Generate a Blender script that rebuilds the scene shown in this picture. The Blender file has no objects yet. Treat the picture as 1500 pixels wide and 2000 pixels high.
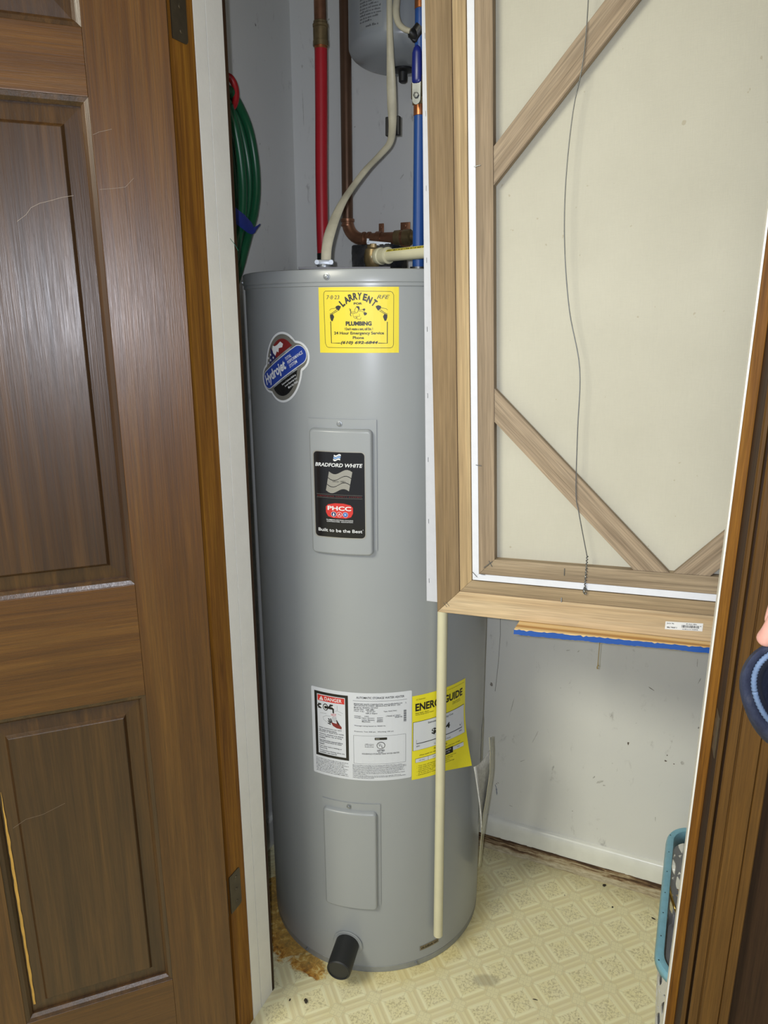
import bpy, bmesh, math, random
from mathutils import Vector, Matrix
random.seed(4)
S = bpy.context.scene
COL = S.collection
# ------------------------------------------------------------------ camera
FPX, PITCH, CH = 1431.0, 0.2675, 1.422
cd = bpy.data.cameras.new('camera'); cam = bpy.data.objects.new('camera', cd); COL.objects.link(cam)
cam.location = (0, 0, CH); cam.rotation_euler = (math.pi / 2 - PITCH, 0, 0)
cd.sensor_fit = 'VERTICAL'; cd.sensor_height = 36; cd.sensor_width = 27; cd.lens = 36 * FPX / 2000
cd.clip_start = 0.02
S.camera = cam
# ------------------------------------------------------------------ world and lights
wd = bpy.data.worlds.new('world'); S.world = wd; wd.use_nodes = True
wd.node_tree.nodes['Background'].inputs[0].default_value = (0.80, 0.84, 0.95, 1)
wd.node_tree.nodes['Background'].inputs[1].default_value = 0.37
# the wall frame: u runs right along the closet front, v runs into the closet, origin at the left jamb
TH = math.radians(-23.85)
U = Vector((math.cos(TH), math.sin(TH), 0)); V = Vector((-math.sin(TH), math.cos(TH), 0)); A0 = Vector((-0.245, 1.252, 0))
def W(u, v, z=0.0): return A0 + U * u + V * v + Vector((0, 0, z))
def area(name, loc, target, size, power, color, shape='SQUARE', sy=None):
    l = bpy.data.lights.new(name, 'AREA'); l.energy = power; l.color = color; l.shape = shape; l.size = size
    if sy: l.shape = 'RECTANGLE'; l.size_y = sy
    o = bpy.data.objects.new(name, l); COL.objects.link(o); o.location = loc
    o.rotation_euler = (Vector(target) - Vector(loc)).to_track_quat('-Z', 'Y').to_euler(); return o
area('ceiling_light', W(-0.35, -1.75, 2.40), W(0.2, -0.9, 0.0), 0.80, 49, (1.0, 0.965, 0.79))
area('phone_flash', (-0.022, -0.012, CH + 0.012), (-0.05, 1.4, 1.02), 0.014, 5.2, (0.86, 0.90, 1.0), 'DISK')
S.view_settings.view_transform = 'Standard'; S.view_settings.look = 'None'
S.view_settings.gamma = 1; S.view_settings.use_curve_mapping = False
S.view_settings.exposure = 0.62
# ------------------------------------------------------------------ geometry helpers
def ray(x, y):
    dx = (x - 750) / FPX; dz = -(y - 1000) / FPX
    return Vector((dx, math.cos(PITCH) + dz * math.sin(PITCH), -math.sin(PITCH) + dz * math.cos(PITCH)))
EYE = Vector((0, 0, CH))
def hit(x, y, p, n):
    d = ray(x, y); return EYE + d * ((Vector(p) - EYE).dot(n) / d.dot(n))
def hv(x, y, v): return hit(x, y, W(0, v), V)          # on the plane at closet depth v
def hz(x, y, z): return hit(x, y, (0, 0, z), Vector((0, 0, 1)))
def link(name, me, mats, parent=None):
    o = bpy.data.objects.new(name, me); COL.objects.link(o)
    for m in (mats if isinstance(mats, (list, tuple)) else [mats]): me.materials.append(m)
    if parent: o.parent = parent
    return o
def smooth(me, on=True, ang=None):
    for p in me.polygons: p.use_smooth = on
    if ang is not None:
        try: me.set_sharp_from_angle(angle=math.radians(ang))
        except Exception: pass
def frombm(name, bm, mats, parent=None, sm=False, ang=35):
    bmesh.ops.recalc_face_normals(bm, faces=bm.faces)
    me = bpy.data.meshes.new(name); bm.to_mesh(me); bm.free()
    if sm: smooth(me, True, ang)
    return link(name, me, mats, parent)
def pydata(name, vs, fs, mats, parent=None, sm=False, ang=35, midx=None):
    me = bpy.data.meshes.new(name); me.from_pydata([tuple(v) for v in vs], [], fs); me.update()
    if midx: 
        for p, i in zip(me.polygons, midx): p.material_index = i
    if sm: smooth(me, True, ang)
    return link(name, me, mats, parent)
def tag(o, label=None, cat=None, group=None, kind=None):
    if label: o['label'] = label
    if cat: o['category'] = cat
    if group: o['group'] = group
    if kind: o['kind'] = kind
    return o
def empty(name, loc=(0, 0, 0), M=None):
    o = bpy.data.objects.new(name, None); COL.objects.link(o); o.empty_display_size = 0.05
    o.matrix_world = M if M is not None else Matrix.Translation(Vector(loc))
    return o
def frame(origin, x, z):
    x = Vector(x).normalized(); z = Vector(z); z = (z - x * z.dot(x)).normalized(); y = z.cross(x)
    M = Matrix((x, y, z)).transposed().to_4x4(); M.translation = Vector(origin); return M
def box(bm, x0, x1, y0, y1, z0, z1, M=None, bev=0):
    c = [(x, y, z) for x in (x0, x1) for y in (y0, y1) for z in (z0, z1)]
    vs = [bm.verts.new(M @ Vector(p) if M else p) for p in c]
    fs = [bm.faces.new([vs[i] for i in f]) for f in ((0, 1, 3, 2), (4, 6, 7, 5), (0, 4, 5, 1), (2, 3, 7, 6), (0, 2, 6, 4), (1, 5, 7, 3))]
    if bev:
        es = list({e for f in fs for e in f.edges})
        bmesh.ops.bevel(bm, geom=es, offset=bev, segments=2, profile=0.6, affect='EDGES')
def boxobj(name, dims, mat, parent=None, bev=0, M=None):
    bm = bmesh.new(); box(bm, *dims, M=M, bev=bev); return frombm(name, bm, mat, parent)
def wbox(name, u0, u1, v0, v1, z0, z1, mat, parent=None, bev=0):
    M = frame(A0, U, (0, 0, 1)); return boxobj(name, (u0, u1, v0, v1, z0, z1), mat, parent, bev, M)
def prism(name, poly, y0, y1, mat, parent=None, bev=0):      # polygon in local x/z, thickness along y
    bm = bmesh.new(); n = len(poly)
    a = [bm.verts.new((x, y0, z)) for x, z in poly]; b = [bm.verts.new((x, y1, z)) for x, z in poly]
    fs = [bm.faces.new(a), bm.faces.new(b[::-1])] + [bm.faces.new((a[i], b[i], b[(i + 1) % n], a[(i + 1) % n])) for i in range(n)]
    if bev: bmesh.ops.bevel(bm, geom=list(fs[0].edges) + list(fs[1].edges), offset=bev, segments=2, profile=0.6, affect='EDGES')
    return frombm(name, bm, mat, parent)
def lathe_bm(bm, prof, seg=48, M=None, cap=True):
    rings = []
    for r, z in prof:
        rings.append([bm.verts.new((M @ Vector((r * math.cos(t), r * math.sin(t), z))) if M else (r * math.cos(t), r * math.sin(t), z)) for t in [2 * math.pi * i / seg for i in range(seg)]])
    for a, b in zip(rings, rings[1:]):
        for i in range(seg): bm.faces.new((a[i], a[(i + 1) % seg], b[(i + 1) % seg], b[i]))
    if cap: bm.faces.new(rings[0][::-1]); bm.faces.new(rings[-1])
def lathe(name, prof, mat, parent=None, seg=48, M=None, cap=True, ang=35):
    bm = bmesh.new(); lathe_bm(bm, prof, seg, M, cap); return frombm(name, bm, mat, parent, True, ang)
def axisM(p, d):                                            # local z along d, origin p
    d = Vector(d).normalized(); q = d.to_track_quat('Z', 'Y'); M = q.to_matrix().to_4x4(); M.translation = Vector(p); return M
def catmull(pts, n=8):
    P = [Vector(p) for p in pts]; P = [2 * P[0] - P[1]] + P + [2 * P[-1] - P[-2]]; out = []
    for i in range(1, len(P) - 2):
        for k in range(n):
            t = k / n; a, b, c, d = P[i - 1], P[i], P[i + 1], P[i + 2]
            out.append(0.5 * ((2 * b) + (c - a) * t + (2 * a - 5 * b + 4 * c - d) * t * t + (3 * b - a - 3 * c + d) * t ** 3))
    out.append(P[-2]); return out
def tube_bm(bm, pts, r, seg=12, side=None, cap=True):       # r: number, or list of (rx, ry); side: vector giving the rx direction
    n = len(pts); pts = [Vector(p) for p in pts]; rings = []; ref = None
    for i, p in enumerate(pts):
        t = (pts[min(i + 1, n - 1)] - pts[max(i - 1, 0)]).normalized()
        if ref is None: ref = Vector(side) if side else (Vector((0, 0, 1)) if abs(t.z) < 0.8 else Vector((1, 0, 0)))
        if side: ref = Vector(side)
        a = (ref - t * ref.dot(t)).normalized(); b = t.cross(a); ref = a
        rr = r[i] if isinstance(r, list) else r
        rx, ry = rr if isinstance(rr, tuple) else (rr, rr)
        rings.append([bm.verts.new(p + a * rx * math.cos(th) + b * ry * math.sin(th)) for th in [2 * math.pi * k / seg for k in range(seg)]])
    for A, B in zip(rings, rings[1:]):
        for k in range(seg): bm.faces.new((A[k], A[(k + 1) % seg], B[(k + 1) % seg], B[k]))
    if cap: bm.faces.new(rings[0][::-1]); bm.faces.new(rings[-1])
def tube(name, pts, r, mat, parent=None, seg=12, side=None, n=0):
    if n: 
        m = len(pts); P = catmull(pts, n)
        if isinstance(r, list):
            R = []
            for i in range(len(P)):
                t = i / n; k = min(int(t), m - 2); f = t - k
                a, b = r[k], r[k + 1]; a = a if isinstance(a, tuple) else (a, a); b = b if isinstance(b, tuple) else (b, b)
                R.append((a[0] + (b[0] - a[0]) * f, a[1] + (b[1] - a[1]) * f))
            r = R
        pts = P
    bm = bmesh.new(); tube_bm(bm, pts, r, seg, side); return frombm(name, bm, mat, parent, True, 50)
# ------------------------------------------------------------------ materials
def newmat(name):
    m = bpy.data.materials.new(name); m.use_nodes = True; nt = m.node_tree; return m, nt, nt.nodes['Principled BSDF']
def lnk(nt, a, b): nt.links.new(a, b)
def noise(nt, vec, scale, detail=4, rough=0.55, dist=0.0):
    n = nt.nodes.new('ShaderNodeTexNoise'); n.inputs['Scale'].default_value = scale; n.inputs['Detail'].default_value = detail
    n.inputs['Roughness'].default_value = rough; n.inputs['Distortion'].default_value = dist
    if vec: lnk(nt, vec, n.inputs['Vector'])
    return n.outputs['Fac']
def ramp(nt, fac, stops):
    r = nt.nodes.new('ShaderNodeValToRGB'); e = r.color_ramp.elements
    while len(e) < len(stops): e.new(0.5)
    for k, (p, c) in zip(e, stops): k.position = p; k.color = (*c, 1) if len(c) == 3 else c
    lnk(nt, fac, r.inputs[0]); return r.outputs[0]
def mix(nt, fac, a, b, mode='MIX'):
    m = nt.nodes.new('ShaderNodeMix'); m.data_type = 'RGBA'; m.blend_type = mode
    for s, x in ((m.inputs[0], fac), (m.inputs[6], a), (m.inputs[7], b)):
        if hasattr(x, 'is_output'): lnk(nt, x, s)
        elif isinstance(x, (int, float)): s.default_value = x
        else: s.default_value = (*x, 1)
    return m.outputs[2]
def mth(nt, op, a, b=None, c=None, clamp=False):
    m = nt.nodes.new('ShaderNodeMath'); m.operation = op; m.use_clamp = clamp
    for i, x in enumerate((a, b, c)):
        if x is None: continue
        if hasattr(x, 'is_output'): lnk(nt, x, m.inputs[i])
        else: m.inputs[i].default_value = x
    return m.outputs[0]
def objvec(nt, scale=(1, 1, 1), kind='Object', rot=(0, 0, 0), loc=(0, 0, 0)):
    tc = nt.nodes.new('ShaderNodeTexCoord'); mp = nt.nodes.new('ShaderNodeMapping')
    mp.inputs['Scale'].default_value = scale; mp.inputs['Rotation'].default_value = rot; mp.inputs['Location'].default_value = loc
    lnk(nt, tc.outputs[kind], mp.inputs['Vector']); return mp.outputs[0]
def bump(nt, b, h, strength=0.2, dist=0.002):
    n = nt.nodes.new('ShaderNodeBump'); n.inputs['Strength'].default_value = strength; n.inputs['Distance'].default_value = dist
    lnk(nt, h, n.inputs['Height']); lnk(nt, n.outputs[0], b.inputs['Normal'])
def paint(name, col, rough=0.5, metal=0.0, var=0.06, scale=12, bmp=0.0, bscale=200, spec=0.5, coat=0.0):
    m, nt, b = newmat(name); v = objvec(nt)
    f = noise(nt, v, scale, 5)
    d = tuple(max(0, c * (1 - var)) for c in col); l = tuple(min(1, c * (1 + var)) for c in col)
    lnk(nt, ramp(nt, f, [(0.3, d), (0.7, l)]), b.inputs['Base Color'])
    b.inputs['Roughness'].default_value = rough; b.inputs['Metallic'].default_value = metal
    b.inputs['Specular IOR Level'].default_value = spec; b.inputs['Coat Weight'].default_value = coat
    if bmp: bump(nt, b, noise(nt, v, bscale, 3), bmp, 0.001)
    return m
def wood(name, dark, mid, light, axis='z', rough=0.42, s=1.0, contrast=0.22, bmp=0.15, spec=0.5, seed=0.0, fine=0.25):
    m, nt, b = newmat(name)
    k = {'x': (1.4 * s, 46 * s, 46 * s), 'y': (46 * s, 1.4 * s, 46 * s), 'z': (46 * s, 46 * s, 1.4 * s)}[axis]
    k2 = {'x': (14 * s, 520 * s, 520 * s), 'y': (520 * s, 14 * s, 520 * s), 'z': (520 * s, 520 * s, 14 * s)}[axis]
    v = objvec(nt, k, loc=(seed, seed * 2, seed * 3)); g = noise(nt, v, 1.0, 6, 0.6, 0.9)
    f = noise(nt, objvec(nt, k2), 1.0, 3, 0.6, 0.3)
    c = ramp(nt, g, [(0.5 - contrast, dark), (0.5, mid), (0.5 + contrast, light)])
    fc = ramp(nt, f, [(0.3, (1 - fine,) * 3), (0.62, (1 + 0 * fine,) * 3)])
    c = mix(nt, 1.0, c, fc, 'MULTIPLY')
    k3 = {'x': (4 * s, 190 * s, 190 * s), 'y': (190 * s, 4 * s, 190 * s), 'z': (190 * s, 190 * s, 4 * s)}[axis]
    md_ = noise(nt, objvec(nt, k3, loc=(seed + 4, 2, 5)), 1.0, 4, 0.65, 0.4)
    c = mix(nt, 1.0, c, ramp(nt, md_, [(0.34, (1 - fine * 1.1,) * 3), (0.62, (1,) * 3)]), 'MULTIPLY')
    big = noise(nt, objvec(nt, (3, 3, 1.2), loc=(seed, 1, 2)), 1.0, 3)
    c = mix(nt, 1.0, c, ramp(nt, big, [(0.32, (0.78, 0.78, 0.80)), (0.68, (1, 1, 1))]), 'MULTIPLY')
    lnk(nt, c, b.inputs['Base Color']); b.inputs['Specular IOR Level'].default_value = spec
    lnk(nt, ramp(nt, f, [(0.3, (rough + 0.12,) * 3), (0.7, (rough,) * 3)]), b.inputs['Roughness'])
    if bmp: bump(nt, b, f, bmp, 0.0006)
    return m
D3 = ((0.055, 0.020, 0.004), (0.118, 0.047, 0.007), (0.205, 0.096, 0.018))
door_wood_v = wood('stained_wood_upright', *D3, 'z', 0.30, 1.15, 0.42, 0.35, 0.55)
door_wood_h = wood('stained_wood_level', *D3, 'x', 0.30, 1.15, 0.42, 0.35, 0.55, seed=3)
panel_wood = wood('stained_panel_wood', (0.030, 0.0125, 0.004), (0.068, 0.031, 0.009), (0.125, 0.058, 0.014), 'z', 0.29, 0.9, 0.30, 0.4, 0.55, seed=7)
jamb_wood = wood('reddish_jamb_wood', (0.12, 0.044, 0.008), (0.27, 0.112, 0.014), (0.38, 0.175, 0.020), 'z', 0.55, 1.6, 0.24, 0.15, 0.2, seed=5)
casing_wood = wood('casing_wood', (0.085, 0.038, 0.006), (0.130, 0.060, 0.010), (0.165, 0.080, 0.014), 'z', 0.55, 1.0, 0.3, 0.15, 0.3, seed=9)
dark_wood = wood('dark_wall_wood', (0.030, 0.013, 0.005), (0.050, 0.023, 0.009), (0.075, 0.036, 0.013), 'z', 0.6, 1.0, 0.26, 0.15, 0.25, seed=11)
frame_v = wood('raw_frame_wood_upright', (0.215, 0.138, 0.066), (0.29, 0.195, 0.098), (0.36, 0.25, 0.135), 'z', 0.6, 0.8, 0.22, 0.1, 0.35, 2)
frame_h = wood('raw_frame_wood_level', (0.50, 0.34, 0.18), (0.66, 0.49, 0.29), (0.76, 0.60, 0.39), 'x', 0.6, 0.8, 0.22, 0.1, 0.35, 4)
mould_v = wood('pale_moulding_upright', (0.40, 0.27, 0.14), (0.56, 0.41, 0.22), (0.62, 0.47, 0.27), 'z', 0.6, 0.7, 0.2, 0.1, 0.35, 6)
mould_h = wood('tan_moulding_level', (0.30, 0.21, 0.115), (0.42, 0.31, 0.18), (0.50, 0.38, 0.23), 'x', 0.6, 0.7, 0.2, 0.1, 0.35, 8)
bar_v = wood('stretcher_wood_upright', (0.24, 0.175, 0.11), (0.38, 0.285, 0.185), (0.47, 0.36, 0.24), 'z', 0.65, 0.9, 0.24, 0.1, 0.3, 12)
bar_h = wood('stretcher_wood_level', (0.22, 0.155, 0.095), (0.44, 0.34, 0.22), (0.56, 0.45, 0.31), 'x', 0.65, 1.3, 0.24, 0.1, 0.3, 14)
brace_w = wood('brace_wood', (0.30, 0.22, 0.145), (0.42, 0.32, 0.215), (0.50, 0.39, 0.27), 'x', 0.65, 0.9, 0.22, 0.12, 0.3, 16, 0.32)
heater_grey = paint('heater_enamel', (0.315, 0.335, 0.35), 0.30, 0, 0.015, 6, 0.02, 90, 0.5)
heater_dark = paint('heater_base_ring_metal', (0.27, 0.285, 0.28), 0.45, 0.1, 0.12, 40, 0.05)
white_paint = paint('white_trim_paint', (0.80, 0.79, 0.74), 0.45, 0, 0.03, 20, 0.25, 120)
wire_m = paint('bright_zinc', (0.30, 0.32, 0.34), 0.40, 0.6, 0.1, 40)
steel_d = paint('dull_steel', (0.19, 0.20, 0.20), 0.4, 0.85, 0.2, 60)
black_m = paint('tape_and_gap_shade', (0.012, 0.012, 0.013), 0.45, 0, 0.2, 60, 0.2)  # tape, and the painted shade beside the canvas fold
rubber = paint('black_rubber', (0.016, 0.017, 0.018), 0.5, 0, 0.1, 40)
foam_m = paint('black_foam', (0.012, 0.012, 0.014), 0.6, 0, 0.5, 90, 1.0, 140)
copper = paint('aged_copper', (0.33, 0.16, 0.09), 0.36, 0.65, 0.30, 30)
copper_d = paint('brown_copper_pipe', (0.16, 0.088, 0.052), 0.40, 0.5, 0.18, 14)
brass = paint('tarnished_brass', (0.27, 0.20, 0.10), 0.38, 0.65, 0.35, 40)
bright_copper = paint('bright_copper_ring', (0.55, 0.20, 0.08), 0.35, 0.8, 0.1, 40)
red_pex = paint('red_pex', (0.48, 0.018, 0.028), 0.38, 0, 0.05, 20)
blue_pex = paint('blue_pex', (0.020, 0.085, 0.33), 0.38, 0, 0.05, 20)
blue_grip = paint('blue_vinyl_grip', (0.012, 0.022, 0.20), 0.30, 0, 0.05, 20)
green_hose = paint('green_hose_rubber', (0.010, 0.095, 0.040), 0.33, 0, 0.12, 20)
red_rub = paint('red_rubber', (0.36, 0.012, 0.016), 0.38, 0, 0.1, 20)
blue_tape = paint('blue_cloth_tie', (0.020, 0.040, 0.26), 0.6, 0, 0.12, 60, 0.3)
cable_m = paint('cream_cable_jacket', (0.50, 0.47, 0.36), 0.42, 0, 0.14, 35, 0.1)
pvc_m = paint('cream_cpvc', (0.63, 0.60, 0.42), 0.36, 0, 0.04, 20)
tank_m = paint('tank_enamel', (0.34, 0.37, 0.40), 0.28, 0, 0.05, 8)
white_plastic = paint('white_basket_plastic', (0.60, 0.60, 0.57), 0.4, 0, 0.03, 20)
teal = paint('teal_rim_plastic', (0.22, 0.47, 0.60), 0.4, 0, 0.08, 60)
gold = paint('polished_brass', (0.62, 0.40, 0.10), 0.22, 0.95, 0.08, 30)
bronze = paint('antique_bronze_hinge', (0.105, 0.085, 0.055), 0.4, 0.7, 0.15, 60)
ink = paint('black_ink', (0.012, 0.011, 0.010), 0.45, 0, 0.02)
white_ink = paint('white_print', (0.74, 0.76, 0.78), 0.35, 0, 0.02)
paper_w = paint('white_label_paper', (0.63, 0.66, 0.72), 0.38, 0, 0.02)
paper_y = paint('yellow_sticker_paper', (0.80, 0.66, 0.035), 0.45, 0, 0.03)
paper_y2 = paint('lemon_label_paper', (0.78, 0.70, 0.030), 0.40, 0, 0.03)
ink_red = paint('red_print', (0.60, 0.035, 0.03), 0.4, 0, 0.02)
ink_dkred = paint('dark_red_print', (0.20, 0.02, 0.02), 0.4, 0, 0.02)
ink_navy = paint('navy_print', (0.016, 0.020, 0.11), 0.35, 0, 0.02)
ink_blue = paint('blue_print', (0.022, 0.055, 0.33), 0.32, 0, 0.02)
ink_lblue = paint('light_blue_print', (0.25, 0.42, 0.75), 0.32, 0, 0.02)
ink_grey = paint('warm_grey_print', (0.23, 0.225, 0.20), 0.35, 0.3, 0.03)
silver_p = paint('silver_print', (0.42, 0.41, 0.37), 0.30, 0.5, 0.05)
gloss_blk = paint('gloss_black_label', (0.012, 0.012, 0.013), 0.12, 0, 0.02)
pencil = paint('pen_ink', (0.10, 0.09, 0.07), 0.5, 0, 0.02)
# ------------------------------------------------------------------ wall and floor materials
def wall_mat():
    m, nt, b = newmat('closet_wall_paint'); v = objvec(nt)
    base = ramp(nt, noise(nt, v, 2.5, 5), [(0.3, (0.70, 0.71, 0.69)), (0.7, (0.76, 0.765, 0.735))])
    n1 = noise(nt, objvec(nt, (9, 9, 3.5)), 1.6, 8, 0.7, 1.5)
    n2 = noise(nt, objvec(nt, (40, 40, 22), loc=(3, 5, 1)), 1.0, 6, 0.7, 0.6)
    sm = mth(nt, 'MULTIPLY', ramp(nt, n1, [(0.54, (0, 0, 0)), (0.64, (1, 1, 1))]), ramp(nt, n2, [(0.55, (0, 0, 0)), (0.68, (1, 1, 1))]))
    c = mix(nt, mth(nt, 'MULTIPLY', sm, 0.55), base, (0.20, 0.19, 0.18))
    sp = noise(nt, objvec(nt, loc=(7, 2, 9)), 38, 2, 0.5)
    c = mix(nt, ramp(nt, sp, [(0.765, (0, 0, 0)), (0.79, (0.75,) * 3)]), c, (0.10, 0.075, 0.06))
    lnk(nt, c, b.inputs['Base Color']); b.inputs['Roughness'].default_value = 0.55
    bump(nt, b, noise(nt, v, 160, 3), 0.12, 0.001); return m
def floor_mat():
    m, nt, b = newmat('octagon_sheet_vinyl')
    geo = nt.nodes.new('ShaderNodeNewGeometry'); P = geo.outputs['Position']
    sx = nt.nodes.new('ShaderNodeSeparateXYZ'); lnk(nt, P, sx.inputs[0]); X, Y = sx.outputs[0], sx.outputs[1]
    L = 0.0816; a = math.radians(21.15); ox, oy = 0.4807, 1.5245
    M_ = lambda op, x, y=None, z=None, cl=False: mth(nt, op, x, y, z, cl)
    px = M_('SUBTRACT', X, ox); py = M_('SUBTRACT', Y, oy)
    i = M_('DIVIDE', M_('ADD', M_('MULTIPLY', px, math.cos(a)), M_('MULTIPLY', py, math.sin(a))), L)
    j = M_('DIVIDE', M_('SUBTRACT', M_('MULTIPLY', py, math.cos(a)), M_('MULTIPLY', px, math.sin(a))), L)
    fa = M_('SUBTRACT', M_('FRACT', i), 0.5); fb = M_('SUBTRACT', M_('FRACT', j), 0.5)
    aa = M_('ABSOLUTE', fa); ab = M_('ABSOLUTE', fb)
    mx = M_('MAXIMUM', aa, ab); sm = M_('ADD', aa, ab)
    dn = M_('SUBTRACT', 1.0, sm)                                   # distance (L1) from the lattice corner
    # octagon radius: both the sides and the cut corners
    oc = M_('MAXIMUM', mx, M_('SUBTRACT', sm, 0.30))
    def band(x, lo, hi, s=0.012):
        return M_('MULTIPLY', M_('SMOOTH_MIN', 1, M_('MAXIMUM', M_('DIVIDE', M_('SUBTRACT', x, lo - s), 2 * s), 0), 0.01),
                  M_('SMOOTH_MIN', 1, M_('MAXIMUM', M_('DIVIDE', M_('SUBTRACT', hi + s, x), 2 * s), 0), 0.01), cl=True)
    cream = (0.80, 0.74, 0.44); taupe = (0.665, 0.585, 0.345); dark = (0.52, 0.44, 0.26); pale = (0.87, 0.85, 0.57)
    n_b = noise(nt, P, 30, 4); n_f = noise(nt, P, 190, 3, 0.65, 0.6)
    c = mix(nt, ramp(nt, n_b, [(0.35, (0, 0, 0)), (0.65, (1, 1, 1))]), cream, (0.80, 0.75, 0.49))
    c = mix(nt, M_('MULTIPLY', band(oc, 0.385, 0.450, 0.014), 0.62), c, taupe)
    c = mix(nt, M_('MULTIPLY', band(oc, 0.455, 0.467, 0.006), 0.42), c, dark)
    c = mix(nt, M_('MULTIPLY', band(oc, 0.372, 0.381, 0.006), 0.36), c, dark)
    c = mix(nt, M_('MULTIPLY', band(mx, 0.285, 0.350, 0.02), 0.65), c, pale)
    flo = M_('MULTIPLY', band(mx, 0.03, 0.275, 0.03), ramp(nt, n_f, [(0.50, (0, 0, 0)), (0.58, (0.55,) * 3)]))
    c = mix(nt, flo, c, (0.40, 0.345, 0.19))
    # fine joint lines running square to the walls, through dots and octagons
    di = M_('ABSOLUTE', M_('SUBTRACT', aa, ab))
    line = M_('MULTIPLY', band(di, -1, 0.012, 0.006), 0.35)
    c = mix(nt, line, c, (0.46, 0.44, 0.27))
    dot = band(dn, -1, 0.215, 0.008)
    c = mix(nt, M_('MULTIPLY', dot, 0.8), c, (0.78, 0.73, 0.46))
    cr = M_('MULTIPLY', band(M_('ABSOLUTE', M_('SUBTRACT', M_('ABSOLUTE', M_('SUBTRACT', aa, ab)), 0.05)), -1, 0.006, 0.005), dot)
    c = mix(nt, M_('MULTIPLY', cr, 0.5), c, (0.45, 0.41, 0.25))
    c = mix(nt, M_('MULTIPLY', band(dn, 0.205, 0.22, 0.005), 0.5), c, (0.45, 0.41, 0.25))
    # rust stain beside the heater and a yellowed ring around its foot
    def spot(x, y, rx, ry, rot=0.0):
        qx = M_('SUBTRACT', X, x); qy = M_('SUBTRACT', Y, y); cs, sn = math.cos(rot), math.sin(rot)
        e = M_('DIVIDE', M_('ADD', M_('MULTIPLY', qx, cs), M_('MULTIPLY', qy, sn)), rx); f = M_('DIVIDE', M_('SUBTRACT', M_('MULTIPLY', qy, cs), M_('MULTIPLY', qx, sn)), ry)
        return M_('SQRT', M_('ADD', M_('MULTIPLY', e, e), M_('MULTIPLY', f, f)))
    w = M_('MULTIPLY', M_('SUBTRACT', noise(nt, P, 26, 6, 0.65, 0.6), 0.5), 1.9)
    n3 = noise(nt, P, 55, 6, 0.7, 1.2)
    r1 = spot(-0.220, 1.400, 0.050, 0.085, 0.45); r2 = spot(-0.268, 1.50, 0.040, 0.11, 0.1); r3 = spot(-0.165, 1.322, 0.055, 0.030, -0.40)
    rr = M_('MINIMUM', M_('MINIMUM', r1, r2), r3)
    s1 = ramp(nt, M_('ADD', rr, w), [(0.80, (1, 1, 1)), (0.92, (0, 0, 0))])
    rust = ramp(nt, n3, [(0.34, (0.085, 0.028, 0.008)), (0.44, (0.30, 0.105, 0.012)), (0.55, (0.55, 0.26, 0.035)), (0.66, (0.80, 0.66, 0.30))])
    c = mix(nt, s1, c, rust)
    s2 = ramp(nt, M_('ADD', rr, w), [(0.9, (0.40,) * 3), (1.7, (0, 0, 0))])
    c = mix(nt, M_('MULTIPLY', s2, M_('SUBTRACT', 1.0, s1)), c, (0.52, 0.36, 0.14))
    ring = spot(-0.0185, 1.555, 0.30, 0.30)
    s3 = ramp(nt, M_('ADD', ring, M_('MULTIPLY', w, 0.10)), [(0.90, (0.38,) * 3), (1.06, (0, 0, 0))])
    c = mix(nt, s3, c, (0.64, 0.50, 0.16))
    s4 = ramp(nt, M_('ADD', spot(0.225, 1.285, 0.035, 0.018), M_('MULTIPLY', w, 0.4)), [(0.6, (0.45,) * 3), (1.3, (0, 0, 0))])
    c = mix(nt, s4, c, (0.25, 0.22, 0.16))
    s5 = ramp(nt, noise(nt, P, 60, 2, 0.5), [(0.745, (0, 0, 0)), (0.77, (0.7,) * 3)])
    c = mix(nt, s5, c, (0.16, 0.12, 0.07))
    # floor colour darkens in a band along the back wall
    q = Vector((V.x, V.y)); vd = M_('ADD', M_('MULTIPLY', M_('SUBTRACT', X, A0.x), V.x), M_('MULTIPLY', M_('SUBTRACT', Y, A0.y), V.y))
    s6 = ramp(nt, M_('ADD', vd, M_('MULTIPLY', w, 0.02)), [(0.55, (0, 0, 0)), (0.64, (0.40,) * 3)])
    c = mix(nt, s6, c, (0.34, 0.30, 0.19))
    lnk(nt, c, b.inputs['Base Color']); b.inputs['Roughness'].default_value = 0.42
    h = M_('ADD', M_('MULTIPLY', band(oc, 0.33, 0.44), -1.0), M_('MULTIPLY', n_f, 0.35))
    bump(nt, b, h, 0.3, 0.0008); return m
wall_m = wall_mat(); floor_m = floor_mat()
ceil_m = paint('ceiling_paint', (0.70, 0.69, 0.65), 0.7, 0, 0.02, 4)
room_m = paint('room_wall_paint', (0.45, 0.42, 0.36), 0.6, 0, 0.04, 4)
base_m = paint('glossy_baseboard_paint', (0.80, 0.81, 0.755), 0.25, 0, 0.05, 24, 0.15, 60)
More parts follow.
